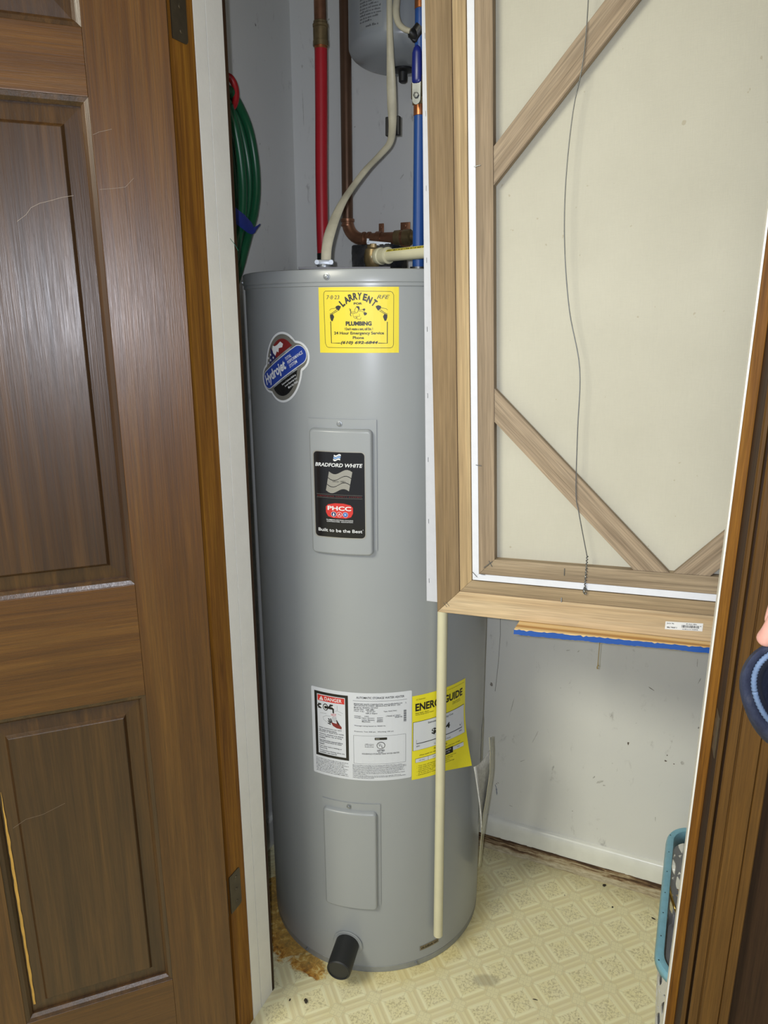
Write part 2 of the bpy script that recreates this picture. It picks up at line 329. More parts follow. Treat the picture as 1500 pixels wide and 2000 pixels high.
def rot_mat():
    m, nt, b = newmat('rotted_shoe_wood'); f = noise(nt, objvec(nt, (7, 70, 90), 'Object'), 1.0, 7, 0.7, 0.7)
    g = noise(nt, objvec(nt, (60, 150, 150)), 1.0, 4)
    tc = nt.nodes.new('ShaderNodeTexCoord'); sz = nt.nodes.new('ShaderNodeSeparateXYZ'); lnk(nt, tc.outputs['Object'], sz.inputs[0])
    up = mth(nt, 'MULTIPLY', mth(nt, 'SUBTRACT', sz.outputs[2], 0.0200), -6.5)
    c = ramp(nt, mth(nt, 'ADD', f, up), [(0.36, (0.07, 0.036, 0.018)), (0.44, (0.24, 0.15, 0.075)), (0.50, (0.50, 0.41, 0.26)), (0.62, (0.60, 0.54, 0.39))])
    lnk(nt, mix(nt, 1.0, c, ramp(nt, g, [(0.35, (0.7, 0.66, 0.6)), (0.6, (1, 1, 1))]), 'MULTIPLY'), b.inputs['Base Color'])
    b.inputs['Roughness'].default_value = 0.8; bump(nt, b, f, 0.9, 0.004); return m
rot_m = rot_mat()
LW, BW, RW = -0.252, 0.637, 1.13          # closet left wall u, back wall v, right wall u
OPN = 0.7835                              # right jamb face u
def st(o): o['kind'] = 'structure'; return o
st(boxobj('floor', (-2.6, 3.0, -2.2, 2.6, -0.05, 0.0), floor_m))
st(wbox('wall_back', LW - 0.1, RW + 0.1, BW, BW + 0.1, 0, 2.44, wall_m))
st(wbox('wall_left', LW - 0.1, LW, 0.0, BW, 0, 2.44, wall_m))
st(wbox('wall_right', RW, RW + 0.1, 0.0, BW, 0, 2.44, wall_m))
st(wbox('ceiling', -2.0, 3.2, -2.9, BW + 0.1, 2.44, 2.5, ceil_m))
# the front wall with the door opening: left and right pieces and the header
fw = empty('wall_front'); st(fw)
def piece(name, u0, u1, v0, v1, z0, z1, m): 
    o = wbox(name, u0, u1, v0, v1, z0, z1, m, fw); return o
piece('wall_panel', LW - 0.6, -0.019, -0.118, 0.0, 0, 2.44, room_m)
piece('wall_panel', OPN + 0.022, RW + 0.5, -0.122, 0.0, 0, 2.44, dark_wood)
piece('header', -0.019, OPN + 0.022, -0.118, 0.0, 2.06, 2.44, room_m)
# baseboard along the back wall: rounded top, glossy paint, rotted strip below
def sweep_u(name, prof, u0, u1, mat, parent=None, wob=0.0):
    n = 60; vs = []; fs = []; k = len(prof); rnd = random.Random(3)
    M = frame(A0, U, (0, 0, 1))
    for i in range(n + 1):
        u = u0 + (u1 - u0) * i / n
        for (v, z) in prof:
            w = (rnd.random() - 0.5) * wob
            vs.append(Vector((u, v + w, z + (w if z > 0.003 else 0))))
    for i in range(n):
        for j in range(k - 1): fs.append((i * k + j, (i + 1) * k + j, (i + 1) * k + j + 1, i * k + j + 1))
    fs.append(tuple(range(k))); fs.append(tuple(range(n * k + k - 1, n * k - 1, -1)))
    o = pydata(name, vs, fs, mat, parent, True, 40)
    if not parent: o.matrix_world = M
    return o
bb = sweep_u('baseboard_back', [(BW, 0.040), (BW - 0.0130, 0.040), (BW - 0.0135, 0.068), (BW - 0.0125, 0.082), (BW - 0.009, 0.090), (BW - 0.004, 0.0940), (BW, 0.0945)], LW, RW, base_m)
st(bb)
rb = sweep_u('bottom_strip', [(BW, 0.0), (BW - 0.0175, 0.0), (BW - 0.0170, 0.010), (BW - 0.0155, 0.022), (BW - 0.0145, 0.033), (BW - 0.0138, 0.0405), (BW, 0.0410)], LW, RW, rot_m, bb, 0.003)
rb['label'] = 'rotted bare wood strip under the baseboard'
bl = wbox('baseboard_left', LW, LW + 0.013, 0.0, BW, 0.0, 0.084, base_m, bev=0.004); st(bl)
# wall cracks: hair-thin dark lines on the back wall, left of the shelf
crk = [(0.306, 0.905), (0.3075, 0.80), (0.305, 0.72), (0.309, 0.63), (0.307, 0.55), (0.304, 0.50), (0.302, 0.47)]
mk = bmesh.new()
M0 = frame(A0, U, (0, 0, 1))
for a, c in zip(crk, crk[1:]):
    q = [mk.verts.new(M0 @ Vector((x, BW - 0.0004, z))) for x, z in ((a[0] - .0006, a[1]), (a[0] + .0006, a[1]), (c[0] + .0006, c[1]), (c[0] - .0006, c[1]))]
    mk.faces.new(q)
cr_m = paint('crack_grey', (0.22, 0.21, 0.19), 0.8)
o = frombm('wall_crack', mk, cr_m); o.parent = bpy.data.objects['wall_back']
sm1 = paint('smudge_grey', (0.50, 0.50, 0.47), 0.7, 0, 0.25, 90); sm2 = paint('smudge_dark', (0.12, 0.09, 0.07), 0.7); sm3 = paint('smudge_blue', (0.25, 0.28, 0.34), 0.7, 0, 0.2, 90)
def mark(x, y, w, h, rot, mat, seed=0, n=14):
    p = hv(x, y, BW); r = random.Random(seed); b = bmesh.new(); M = frame(p - V * 0.0003, U, (0, 0, 1)); w *= 0.0012; h *= 0.0012
    vs = []
    for k in range(n):
        t = 2 * math.pi * k / n; q = r.uniform(0.6, 1.1); X, Z = w / 2 * q * math.cos(t), h / 2 * q * math.sin(t)
        vs.append(b.verts.new(M @ Vector((X * math.cos(rot) - Z * math.sin(rot), 0, X * math.sin(rot) + Z * math.cos(rot)))))
    b.faces.new(vs); o = frombm('wall_mark', b, mat); o.parent = bpy.data.objects['wall_back']
for k, a in enumerate([(1272, 1345, 14, 1.6, -0.5, sm2), (1227, 1452, 4, 8, 0, sm2), (1300, 1486, 5, 4, 0, sm2), (1303, 1475, 3, 3, 0, sm2), (1316.5, 1492, 3, 3, 0, sm2), (1172, 1527, 18, 5, 0.5, sm1), (1160, 1518, 8, 3, 1.0, sm1), (1180, 1534, 7, 4, 0.2, sm1),
    (970, 1545, 3.5, 26, 0.12, sm3), (968, 1535, 2, 12, 0.3, sm3), (998, 1574, 10, 2, 0, sm1), (1118, 1584, 2, 2, 0, sm2), (1110, 1270, 10, 3, 0.3, sm1), (1130, 1272, 7, 3, 0.8, sm1), (1080, 1500, 4, 14, -0.2, sm1), (1333, 1490, 7, 10, 0.4, sm1), (1362, 1295, 1.6, 22, 0.05, sm1), (1366, 1330, 2, 16, -0.3, sm1), (1020, 1486, 16, 1.6, 0.6, sm1), (1045, 1440, 1.5, 44, -0.35, sm1), (1000, 1380, 1.5, 50, -0.18, sm1), (1280, 1600, 2, 14, 0.1, sm1),
    (642, 38, 5, 4, 0.4, sm1), (590, 130, 4, 7, 0.2, sm1), (592, 210, 1.6, 70, 0.02, sm1), (693, 248, 4, 3, 0.3, sm1), (785, 345, 14, 3, 0.9, sm1)]): mark(*a, seed=k)
# ------------------------------------------------------------------ left jamb: brown rebate, two white strips
tl = empty('trim_1'); st(tl)
def P_(name, u0, u1, v0, v1, mat, parent, z1=2.06, bev=0.0015): return wbox(name, u0, u1, v0, v1, 0.0, z1, mat, parent, bev)
P_('jamb_board', -0.0185, 0.0, -0.1148, -0.0655, jamb_wood, tl)
P_('hinge_gap_shade', -0.0185, -0.0150, -0.1215, -0.1149, paint('gap_shade_paint', (0.012, 0.007, 0.005), 0.8), tl, bev=0)  # near-black strip: the shade deep in the hinge gap, put in as colour
P_('joint_filler', -0.0175, -0.0012, -0.0660, 0.0040, dark_wood, tl, bev=0)
P_('white_strip', -0.0010, 0.0006, -0.0650, -0.0372, white_paint, tl, bev=0.0003)
P_('white_strip', -0.0010, 0.0006, -0.0356, 0.0060, white_paint, tl, bev=0.0003)
o = P_('back_edge', -0.03, 0.0012, 0.0064, 0.0140, dark_wood, tl); o['label'] = 'narrow dark strip behind the white strips'  # thin dark strip just past the white strips
hd = st(wbox('trim_2', 0.0, OPN, -0.1215, 0.0, 2.045, 2.06, white_paint))
# right jamb: thin white edge, stop, rebate with strike plate, casing
tr = empty('trim_3'); st(tr)
def wprism(name, poly, z0, z1, mat, parent, bev=0.0):       # polygon in (u, v), extruded in z
    M = frame(A0, U, (0, 0, 1)); bm = bmesh.new(); n = len(poly)
    a = [bm.verts.new(M @ Vector((x, y, z0))) for x, y in poly]; b = [bm.verts.new(M @ Vector((x, y, z1))) for x, y in poly]
    fs = [bm.faces.new(a), bm.faces.new(b)] + [bm.faces.new((a[i], b[i], b[(i + 1) % n], a[(i + 1) % n])) for i in range(n)]
    if bev: bmesh.ops.bevel(bm, geom=list({e for f in fs[2:] for e in f.edges if abs((e.verts[0].co - e.verts[1].co).z) > 1}), offset=bev, segments=2, profile=0.6, affect='EDGES')
    return frombm(name, bm, mat, parent)
wprism('white_edge', [(0.7680, -0.049), (0.7703, -0.049), (0.7703, 0.004), (0.7680, 0.004)], 0, 2.045, white_paint, tr)
o = wprism('door_stop', [(0.7706, -0.050), (0.7835, -0.050), (0.7835, 0.0), (0.7706, 0.0)], 0, 2.045, jamb_wood, tr, 0.0012); o['label'] = 'reddish wooden door stop'
wprism('jamb_board', [(0.7835, -0.0505), (0.7882, -0.104), (0.8055, -0.104), (0.8055, 0.0), (0.7835, 0.0)], 0, 2.06, dark_wood, tr, 0.0008)
wprism('edge_bead', [(0.7886, -0.1045), (0.7886, -0.1105), (0.7905, -0.1135), (0.7938, -0.1145), (0.7955, -0.112), (0.7958, -0.1045)], 0, 2.06, casing_wood, tr)
cs = [(0.7968, -0.1222), (0.7968, -0.1335), (0.7985, -0.1352), (0.8072, -0.1352), (0.8078, -0.1335), (0.8090, -0.1335), (0.8096, -0.1375), (0.8320, -0.1375), (0.8328, -0.1355), (0.8338, -0.1385), (0.8440, -0.1385), (0.8452, -0.1370), (0.8452, -0.1222)]
o = wprism('casing', cs, 0, 2.12, casing_wood, tr); o['label'] = 'wide grooved brown door casing'
sp = hit(1399, 1395, W(0.7858, -0.078), U)
SPZ = sp.z
M = frame(W(0.78555, -0.078, SPZ), V, (0, 0, 1))
bm = bmesh.new(); box(bm, -0.014, 0.014, -0.0006, 0.0028, -0.030, 0.030, bev=0.0008); box(bm, -0.019, -0.012, -0.0006, 0.0045, -0.014, 0.014, bev=0.0008)
o = frombm('strike_plate', bm, bronze, tr); o.matrix_world = frame(W(0.7855, -0.078, SPZ), -V + U * 0.09, (0, 0, 1)); o['label'] = 'tarnished strike plate with curved lip'
# ------------------------------------------------------------------ the open door, raised panels
E0 = W(0.0089, -0.135, 0.0); AN = math.radians(21.2)
door = empty('door_1', M=frame(E0, (-math.cos(AN), -math.sin(AN), 0), (0, 0, 1))); st(door)
DT, DW, DH = 0.035, 0.765, 2.03
SX = [(0.0, 0.109), (0.356, 0.409), (0.656, DW)]             # stiles and middle stile
SZ = [(0.012, 0.222), (0.812, 1.006), (1.697, 1.778), (1.930, DH)]  # rails
def dbox(name, x0, x1, z0, z1, mat):
    return boxobj(name, (x0, x1, -DT, 0, z0, z1), mat, door, 0.0008)
dbox('stile', *SX[0], 0.012, DH, door_wood_v); dbox('stile', *SX[2], 0.012, DH, door_wood_v)
for z0, z1 in SZ:
    dbox('rail', 0.1092, 0.6558, z0, z1, door_wood_h)
for (za, zb) in ((0.2222, 0.8118), (1.0062, 1.6968), (1.7782, 1.9298)): dbox('mullion', *SX[1], za, zb, door_wood_v)
def panel(x0, x1, z0, z1):
    loops = [(0.0, -0.0005), (0.0004, -0.0010), (0.0064, -0.0034), (0.0108, -0.0080), (0.0112, -0.0115), (0.0335, -0.0092), (0.0342, -0.0084), (0.0372, -0.0045), (0.0385, -0.0035)]
    vs = []; fs = []
    for d, y in loops: vs += [(x0 + d, y, z0 + d), (x1 - d, y, z0 + d), (x1 - d, y, z1 - d), (x0 + d, y, z1 - d)]
    for k in range(len(loops) - 1):
        for i in range(4): a = 4 * k + i; b = 4 * k + (i + 1) % 4; fs.append((a, b, b + 4, a + 4))
    n = 4 * (len(loops) - 1); fs.append((n, n + 1, n + 2, n + 3))
    m = len(vs); vs += [(x0, -0.030, z0), (x1, -0.030, z0), (x1, -0.030, z1), (x0, -0.030, z1)]
    fs.append((m, m + 3, m + 2, m + 1))
    for i in range(4): fs.append((i, m + i, m + (i + 1) % 4, (i + 1) % 4))
    bm = bmesh.new(); B = [bm.verts.new(v) for v in vs]
    for f in fs: bm.faces.new([B[i] for i in f])
    return frombm('raised_panel', bm, panel_wood, door)
for x0, x1 in ((0.109, 0.356), (0.409, 0.656)):
    for z0, z1 in ((0.222, 0.812), (1.006, 1.697), (1.778, 1.930)): panel(x0, x1, z0, z1)
bare = paint('bare_yellow_wood', (0.52, 0.30, 0.06), 0.5, 0, 0.12, 50); scr = paint('scratch', (0.30, 0.24, 0.19), 0.6)
def ribbon(bm, pts, w, y=0.0, jitter=0.0):
    pts = [Vector((p[0], y, p[1])) for p in pts]; L = []; R_ = []
    for i, p in enumerate(pts):
        t = (pts[min(i + 1, len(pts) - 1)] - pts[max(i - 1, 0)]).normalized(); n = Vector((-t.z, 0, t.x)) * (w[i] if isinstance(w, list) else w) / 2 * (1 + jitter * (random.random() - 0.5))
        L.append(bm.verts.new(p + n)); R_.append(bm.verts.new(p - n))
    for i in range(len(pts) - 1): bm.faces.new((L[i], L[i + 1], R_[i + 1], R_[i]))
bm = bmesh.new(); ribbon(bm, [(0.3265 + 0.0003 * math.sin(k * 1.7), 0.250 + k * 0.0105) for k in range(42)], [0.0040 if k < 32 else 0.0040 * (42 - k) / 10 for k in range(42)], -0.0085, 0.35)
o = frombm('bare_streak', bm, bare, door); o.location = (0.014, -0.0012, 0); o['label'] = 'streak of bare yellow wood along the panel edge'
bm = bmesh.new()
ribbon(bm, [(0.140, 1.574), (0.155, 1.571), (0.170, 1.566), (0.184, 1.562), (0.195, 1.556), (0.202, 1.547), (0.214, 1.538)], 0.00045, -0.0032)
ribbon(bm, [(0.060, 1.600), (0.072, 1.588), (0.090, 1.585), (0.106, 1.583)], 0.0003, 0.0003)
ribbon(bm, [(0.083, 1.660), (0.100, 1.655), (0.108, 1.651)], 0.0003, 0.0003)
ribbon(bm, [(0.250, 0.640), (0.285, 0.628), (0.310, 0.626), (0.33, 0.615)], 0.0003, -0.0032)
frombm('scratch_marks', bm, scr, door)
# butt hinges
def hinge(z0, z1):
    h = bmesh.new(); M = frame(W(0.0003, -0.1005, 0), V, (0, 0, 1))
    # leaf let into the jamb with rounded corners
    pts = []
    for cx, cz, a in ((-0.0145, z0 + 0.006, 180), (0.012, z0 + 0.006, 270), (0.012, z1 - 0.006, 0), (-0.0145, z1 - 0.006, 90)):
        for k in range(5):
            t = math.radians(a + 22.5 * k); pts.append((cx + (0.006 if cx > 0 else 0.001) * math.cos(t), cz + 0.006 * math.sin(t)))
    a = [h.verts.new(M @ Vector((x, -0.0012, z))) for x, z in pts]; b = [h.verts.new(M @ Vector((x, 0.0006, z))) for x, z in pts]
    n = len(pts); h.faces.new(a); h.faces.new(b[::-1])
    for i in range(n): h.faces.new((a[i], b[i], b[(i + 1) % n], a[(i + 1) % n]))
    o = frombm('hinge', h, bronze, door); o.matrix_parent_inverse = door.matrix_world.inverted(); o['label'] = 'bronze butt hinge'
    k = bmesh.new(); lathe_bm(k, [(0.0045, z0), (0.0055, z0 + 0.002), (0.0055, z1 - 0.002), (0.0045, z1)], 16, axisM(W(-0.0035, -0.1275, 0), (0, 0, 1)))
    o2 = frombm('knuckle', k, bronze, o, True); o2.matrix_parent_inverse = Matrix()
    s = bmesh.new()
    for zz in (z0 + 0.014, (z0 + z1) / 2, z1 - 0.014):
        lathe_bm(s, [(0.0038, 0.0), (0.0034, 0.0009), (0.0008, 0.0010)], 12, axisM(W(0.0015, -0.096, zz), U))
    frombm('hinge_screw', s, bronze, o, True)
hinge(1.785, 1.874); hinge(0.312, 0.395)
# ------------------------------------------------------------------ flat print helpers
def text2d(s, bold=0.0, shear=0.0):
    cu = bpy.data.curves.new('t', 'FONT'); cu.body = s; cu.size = 1.0; cu.offset = bold; cu.shear = shear; cu.resolution_u = 3
    o = bpy.data.objects.new('t', cu); COL.objects.link(o)
    dg = bpy.context.evaluated_depsgraph_get(); me = bpy.data.meshes.new_from_object(o.evaluated_get(dg))
    vs = [(v.co.x, v.co.y) for v in me.vertices]; fs = [tuple(p.vertices) for p in me.polygons]
    bpy.data.objects.remove(o); bpy.data.curves.remove(cu); bpy.data.meshes.remove(me); return vs, fs
TC = {}
class Print:
    """collects flat shapes in label units (x right, y up, metres); one mesh with a material slot per ink"""
    def __init__(s, mapf, step=0.012, ystep=0): s.f = mapf; s.items = []; s.mats = []; s.step = step; s.ystep = ystep
    def mi(s, m):
        if m not in s.mats: s.mats.append(m)
        return s.mats.index(m)
    def poly(s, pts, mat, layer=1):
        s.items.append(([tuple(p) for p in pts], [tuple(range(len(pts)))], s.mi(mat), layer))
    def rect(s, x0, y0, x1, y1, mat, layer=1): s.poly([(x0, y0), (x1, y0), (x1, y1), (x0, y1)], mat, layer)
    def frame(s, x0, y0, x1, y1, w, mat, layer=1):
        s.rect(x0, y0, x1, y0 + w, mat, layer); s.rect(x0, y1 - w, x1, y1, mat, layer); s.rect(x0, y0 + w, x0 + w, y1 - w, mat, layer); s.rect(x1 - w, y0 + w, x1, y1 - w, mat, layer)
    def ell(s, cx, cy, rx, ry, mat, layer=1, rot=0, n=28):
        s.poly([(cx + rx * math.cos(t) * math.cos(rot) - ry * math.sin(t) * math.sin(rot), cy + rx * math.cos(t) * math.sin(rot) + ry * math.sin(t) * math.cos(rot)) for t in [2 * math.pi * k / n for k in range(n)]], mat, layer)
    def line(s, pts, w, mat, layer=1, closed=False):
        P = [Vector(p) for p in pts]; n = len(P); L = []; R_ = []
        for i in range(n):
            a = P[(i - 1) % n] if closed or i else P[i]; b = P[(i + 1) % n] if closed or i < n - 1 else P[i]
            t = (b - a).normalized(); q = Vector((-t.y, t.x)) * w / 2; L.append(P[i] + q); R_.append(P[i] - q)
        vs = [tuple(v) for v in L] + [tuple(v) for v in R_]; m = n if closed else n - 1
        s.items.append((vs, [(n + i, n + (i + 1) % n, (i + 1) % n, i) for i in range(m)], s.mi(mat), layer))
    def text(s, body, cx, cy, w, h, mat, layer=2, rot=0.0, bold=0.0, shear=0.0):
        k = (body, bold, shear)
        if k not in TC: TC[k] = text2d(*k)
        vs, fs = TC[k]
        if not vs: return
        x0 = min(v[0] for v in vs); x1 = max(v[0] for v in vs); y0 = min(v[1] for v in vs); y1 = max(v[1] for v in vs)
        if w is None: w = h * (x1 - x0) / max(1e-6, (y1 - y0))
        c, sn = math.cos(rot), math.sin(rot); out = []
        for x, y in vs:
            X = ((x - x0) / (x1 - x0) - 0.5) * w; Y = ((y - y0) / (y1 - y0) - 0.5) * h
            out.append((cx + X * c - Y * sn, cy + X * sn + Y * c))
        s.items.append((out, fs, s.mi(mat), layer))
    def words(s, x0, x1, y, h, mat, layer=2, seed=0, fill=1.0):
        """a row of print too small to read: short dark ticks grouped like words"""
        r = random.Random(seed); x = x0; end = x0 + (x1 - x0) * fill
        while x < end:
            n = r.randint(2, 8)
            for k in range(n):
                if x > end: break
                hh = h * r.choice((0.6, 0.6, 0.65, 1.0)); w = h * r.uniform(0.28, 0.5)
                s.rect(x, y - h / 2, x + w, y - h / 2 + hh, mat, layer); x += w + h * 0.16
            x += h * 0.45
    def build(s, name, parent):
        bm = bmesh.new()
        for vs, fs, mi, layer in s.items:
            b = bmesh.new(); B = [b.verts.new((x, 0, y)) for x, y in vs]
            for f in fs:
                try: b.faces.new([B[i] for i in f])
                except ValueError: pass
            xs = [v[0] for v in vs]; 
            if s.step and max(xs) - min(xs) > s.step:
                x = math.floor(min(xs) / s.step) * s.step + s.step
                while x < max(xs):
                    bmesh.ops.bisect_plane(b, geom=b.verts[:] + b.edges[:] + b.faces[:], plane_co=(x, 0, 0), plane_no=(1, 0, 0)); x += s.step
            ys_ = [v[1] for v in vs]
            if s.ystep and max(ys_) - min(ys_) > s.ystep:
                y = math.floor(min(ys_) / s.ystep) * s.ystep + s.ystep
                while y < max(ys_):
                    bmesh.ops.bisect_plane(b, geom=b.verts[:] + b.edges[:] + b.faces[:], plane_co=(0, 0, y), plane_no=(0, 0, 1)); y += s.ystep
            vm = {}
            for v in b.verts: vm[v.index if False else v] = bm.verts.new(s.f(v.co.x, v.co.z, layer))
            for f in b.faces:
                try: nf = bm.faces.new([vm[v] for v in f.verts]); nf.material_index = mi
                except ValueError: pass
            b.free()
        me = bpy.data.meshes.new(name); bm.to_mesh(me); bm.free(); 
        return link(name, me, s.mats, parent)
def rrect(x0, y0, x1, y1, r, n=6):
    pts = []
    for cx, cy, a in ((x1 - r, y0 + r, -90), (x1 - r, y1 - r, 0), (x0 + r, y1 - r, 90), (x0 + r, y0 + r, 180)):
        for k in range(n + 1): t = math.radians(a + 90 * k / n); pts.append((cx + r * math.cos(t), cy + r * math.sin(t)))
    return pts
# ------------------------------------------------------------------ WATER HEATER
HR = 0.2538; TX, TY = -0.0042, -0.0009
HM = frame((-0.0185, 1.558, 0), (1, 0, -TX), (TX, TY, 1))
heater = empty('water_heater', M=HM)
tag(heater, 'tall grey cylindrical electric water heater standing on the closet floor', 'water heater')
def cyl(s, z, r=HR): a = s / HR; return Vector((r * math.sin(a), -r * math.cos(a), z))
lathe('tank_body', [(HR, 0.0172), (HR, 0.60), (HR, 1.1), (HR, 1.4672)], heater_grey, heater, 160, cap=True)
o = lathe('base_ring', [(HR - 0.004, 0.0), (HR - 0.0005, 0.001), (HR - 0.0005, 0.0150), (HR - 0.003, 0.0168)], heater_dark, heater, 160); o['label'] = 'darker metal ring at the foot'
lathe('top_cap', [(HR + 0.0006, 1.4635), (HR + 0.0022, 1.4642), (HR + 0.0024, 1.4685), (HR + 0.0015, 1.4695), (HR + 0.0030, 1.4712), (HR + 0.0032, 1.4885), (HR + 0.0018, 1.4912), (HR - 0.003, 1.4925), (0.02, 1.4930)], heater_grey, heater, 160)
def screw(s, z, r0, parent, rad=0.0048):
    p = cyl(s, z, r0); d = Vector((p.x, p.y, 0)).normalized(); bm = bmesh.new(); M = axisM(p, d)
    lathe_bm(bm, [(rad * 1.25, 0.0), (rad * 1.25, 0.0008), (rad * 0.8, 0.0012), (rad * 0.8, 0.0036), (rad * 0.55, 0.0042)], 6 * 3, M)
    box(bm, -rad * 0.6, rad * 0.6, -0.0005, 0.0005, 0.0038, 0.0046, M)
    return frombm('screw', bm, wire_m, parent, True, 30)
screw(-0.0734, 1.4795, HR + 0.003, heater); screw(-0.375, 1.478, HR + 0.003, heater); screw(-0.170, 0.0095, HR - 0.0005, heater, 0.0036); screw(0.0932, 0.0095, HR - 0.0005, heater, 0.0036)
# element access covers: thin flange and a raised rounded pan
def cover(s0, s1, z0, z1, label):
    root = empty('access_cover'); root.parent = heater; root['label'] = label
    fl = Print(lambda x, y, l: cyl(x, y, HR + 0.0012), 0.006)
    def sd(x, z, r):                                        # inside distance to a rounded rectangle
        cx, cz = (s0 + s1) / 2, (z0 + z1) / 2; hx, hz_ = (s1 - s0) / 2 - r, (z1 - z0) / 2 - r
        qx, qz = abs(x - cx) - hx, abs(z - cz) - hz_
        return r - (math.hypot(max(qx, 0), max(qz, 0)) + min(max(qx, qz), 0))
    vs = []; fs = []; ns, nz = 74, 140
    a0, a1, b0, b1 = s0 - 0.0012, s1 + 0.0012, z0 - 0.0012, z1 + 0.0012
    for j in range(nz + 1):
        for i in range(ns + 1):
            # cluster samples at the borders where the pan curves
            t = i / ns; w = j / nz; t = t - 0.13 * math.sin(2 * math.pi * t) / 1.0 * 0.9; w = w - 0.13 * math.sin(2 * math.pi * w) * 0.9
            x = a0 + (a1 - a0) * t; z = b0 + (b1 - b0) * w; d = sd(x, z, 0.010); k = max(0.0, min(1.0, d / 0.0062)); h = 0.0100 * math.sqrt(max(0, 1 - (1 - k) ** 2))
            vs.append(cyl(x, z, HR + 0.0006 + h))
    for j in range(nz):
        for i in range(ns): a = j * (ns + 1) + i; fs.append((a, a + 1, a + ns + 2, a + ns + 1))
    pan = pydata('raised_pan', vs, fs, heater_grey, root, True, 60)
    # flange: a strip all round, tallest at the top where the screw sits
    bm = bmesh.new(); f0, f1, g0, g1 = s0 - 0.0035, s1 + 0.0060, z0 + 0.010, z1 + 0.0165; n = 24
    for k in range(n):
        xa = f0 + (f1 - f0) * k / n; xb = f0 + (f1 - f0) * (k + 1) / n
        q = []
        for r in (HR + 0.0004, HR + 0.0022):
            q.append([bm.verts.new(cyl(x, z, r)) for x, z in ((xa, g0), (xb, g0), (xb, g1), (xa, g1))])
        bm.faces.new(q[1]); 
        for i in range(4): bm.faces.new((q[0][i], q[0][(i + 1) % 4], q[1][(i + 1) % 4], q[1][i]))
    bmesh.ops.remove_doubles(bm, verts=bm.verts, dist=1e-6)
    frombm('flange', bm, heater_grey, root)
    screw((s0 + s1) / 2 - 0.001, z1 + 0.0085, HR + 0.0022, root, 0.0042)
    return root
up = cover(-0.1145, 0.0040, 0.981, 1.2195, 'upper element cover with a black label')
lo = cover(-0.1090, 0.0065, 0.176, 0.4215, 'plain lower element cover')
RL = HR + 0.0108
def surf(r0, ds=0.0, dz=0.0, rot=0.0):
    c, sn = math.cos(rot), math.sin(rot)
    return lambda x, y, l: cyl(ds + x * c - y * sn, dz + x * sn + y * c, r0 + l * 0.00022)
# --- black brand label on the upper cover. local units: x 0..0.0955, y 0..0.164
bl_ = Print(surf(RL, -0.1050, 1.0155)); w_, h_ = 0.0955, 0.1640
bl_.poly(rrect(0, 0, w_, h_, 0.008), silver_p, 0)
lab = bl_.build('brand_label', up)
bp = Print(surf(RL, -0.1050, 1.0155)); bp.poly(rrect(0.0018, 0.0018, w_ - 0.0018, h_ - 0.0018, 0.0068), gloss_blk, 1)
bp.text('BRADFORD WHITE', 0.0475, 0.1385, 0.086, 0.0070, white_ink, 2, bold=0.022, shear=0.22)
def flag(p, x0, y0, w, h, cols, stripes, gap, lay=2, n=10):
    k = len(cols)
    for i, m in enumerate(cols):
        lo_ = y0 + h * i / k; hi_ = y0 + h * (i + 1) / k - gap
        top = [(x0 + w * t + 0.18 * h * ((hi_ - y0) / h), hi_ - 0.16 * h * math.sin(2 * math.pi * t * 0.85 + 0.4) - 0.14 * h * t) for t in [j / n for j in range(n + 1)]]
        bot = [(x0 + w * t + 0.18 * h * ((lo_ - y0) / h), lo_ - 0.16 * h * math.sin(2 * math.pi * t * 0.85 + 0.4) - 0.14 * h * t) for t in [j / n for j in range(n + 1)]]
        p.poly(bot + top[::-1], m, lay)
flag(bp, 0.0385, 0.1480, 0.0125, 0.0115, [white_ink, ink_lblue, white_ink], 3, 0.0009)
flag(bp, 0.0240, 0.0930, 0.0420, 0.0370, [silver_p, silver_p, silver_p], 3, 0.0013)
bp.text('Since 1881', 0.0480, 0.1085, 0.023, 0.0036, ink, 3, rot=-0.02)
for yy in (0.0830, 0.0768): bp.rect(0.006, yy, w_ - 0.006, yy + 0.0004, ink_grey, 2)
bp.text('DEFENDER SAFETY SYSTEM', 0.0475, 0.0800, 0.080, 0.0022, ink_dkred, 2)
bp.poly([(0.0230, 0.0490), (0.0270, 0.0415), (0.0370, 0.0390), (0.0600, 0.0390), (0.0690, 0.0420), (0.0725, 0.0490), (0.0725, 0.0600), (0.0680, 0.0645), (0.0560, 0.0672), (0.0400, 0.0672), (0.0275, 0.0645), (0.0230, 0.0600)], ink_red, 2)
bp.text('PHCC', 0.0478, 0.0577, 0.0430, 0.0082, white_ink, 3, bold=0.03)
for i, (cx, m) in enumerate(((0.0375, ink_navy), (0.0480, ink_red), (0.0588, ink_blue))):
    bp.ell(cx, 0.0462, 0.0048, 0.0050, white_ink, 3); bp.ell(cx, 0.0462, 0.0042, 0.0044, m, 4)
bp.poly([(0.0375, 0.0500), (0.0358, 0.0455), (0.0366, 0.0432), (0.0384, 0.0432), (0.0392, 0.0455)], white_ink, 5)
bp.poly([(0.0455, 0.0440), (0.0480, 0.0490), (0.0505, 0.0440), (0.0495, 0.0440), (0.0480, 0.0470), (0.0465, 0.0440)], white_ink, 5); bp.rect(0.0565, 0.0440, 0.0610, 0.0488, ink_lblue, 5)
bp.text('PLUMBING-HEATING-COOLING', 0.0480, 0.0352, 0.0490, 0.0022, white_ink, 2, bold=0.01)
bp.text('CONTRACTORS  ASSOCIATION', 0.0480, 0.0320, 0.0480, 0.0022, white_ink, 2, bold=0.01)
bp.text('Built to be the Best', 0.0480, 0.0150, 0.0810, 0.0062, white_ink, 2, bold=0.012)
bp.text('\u00ae', 0.0900, 0.0178, 0.0016, 0.0016, white_ink, 2)
bp.build('label_print', lab)
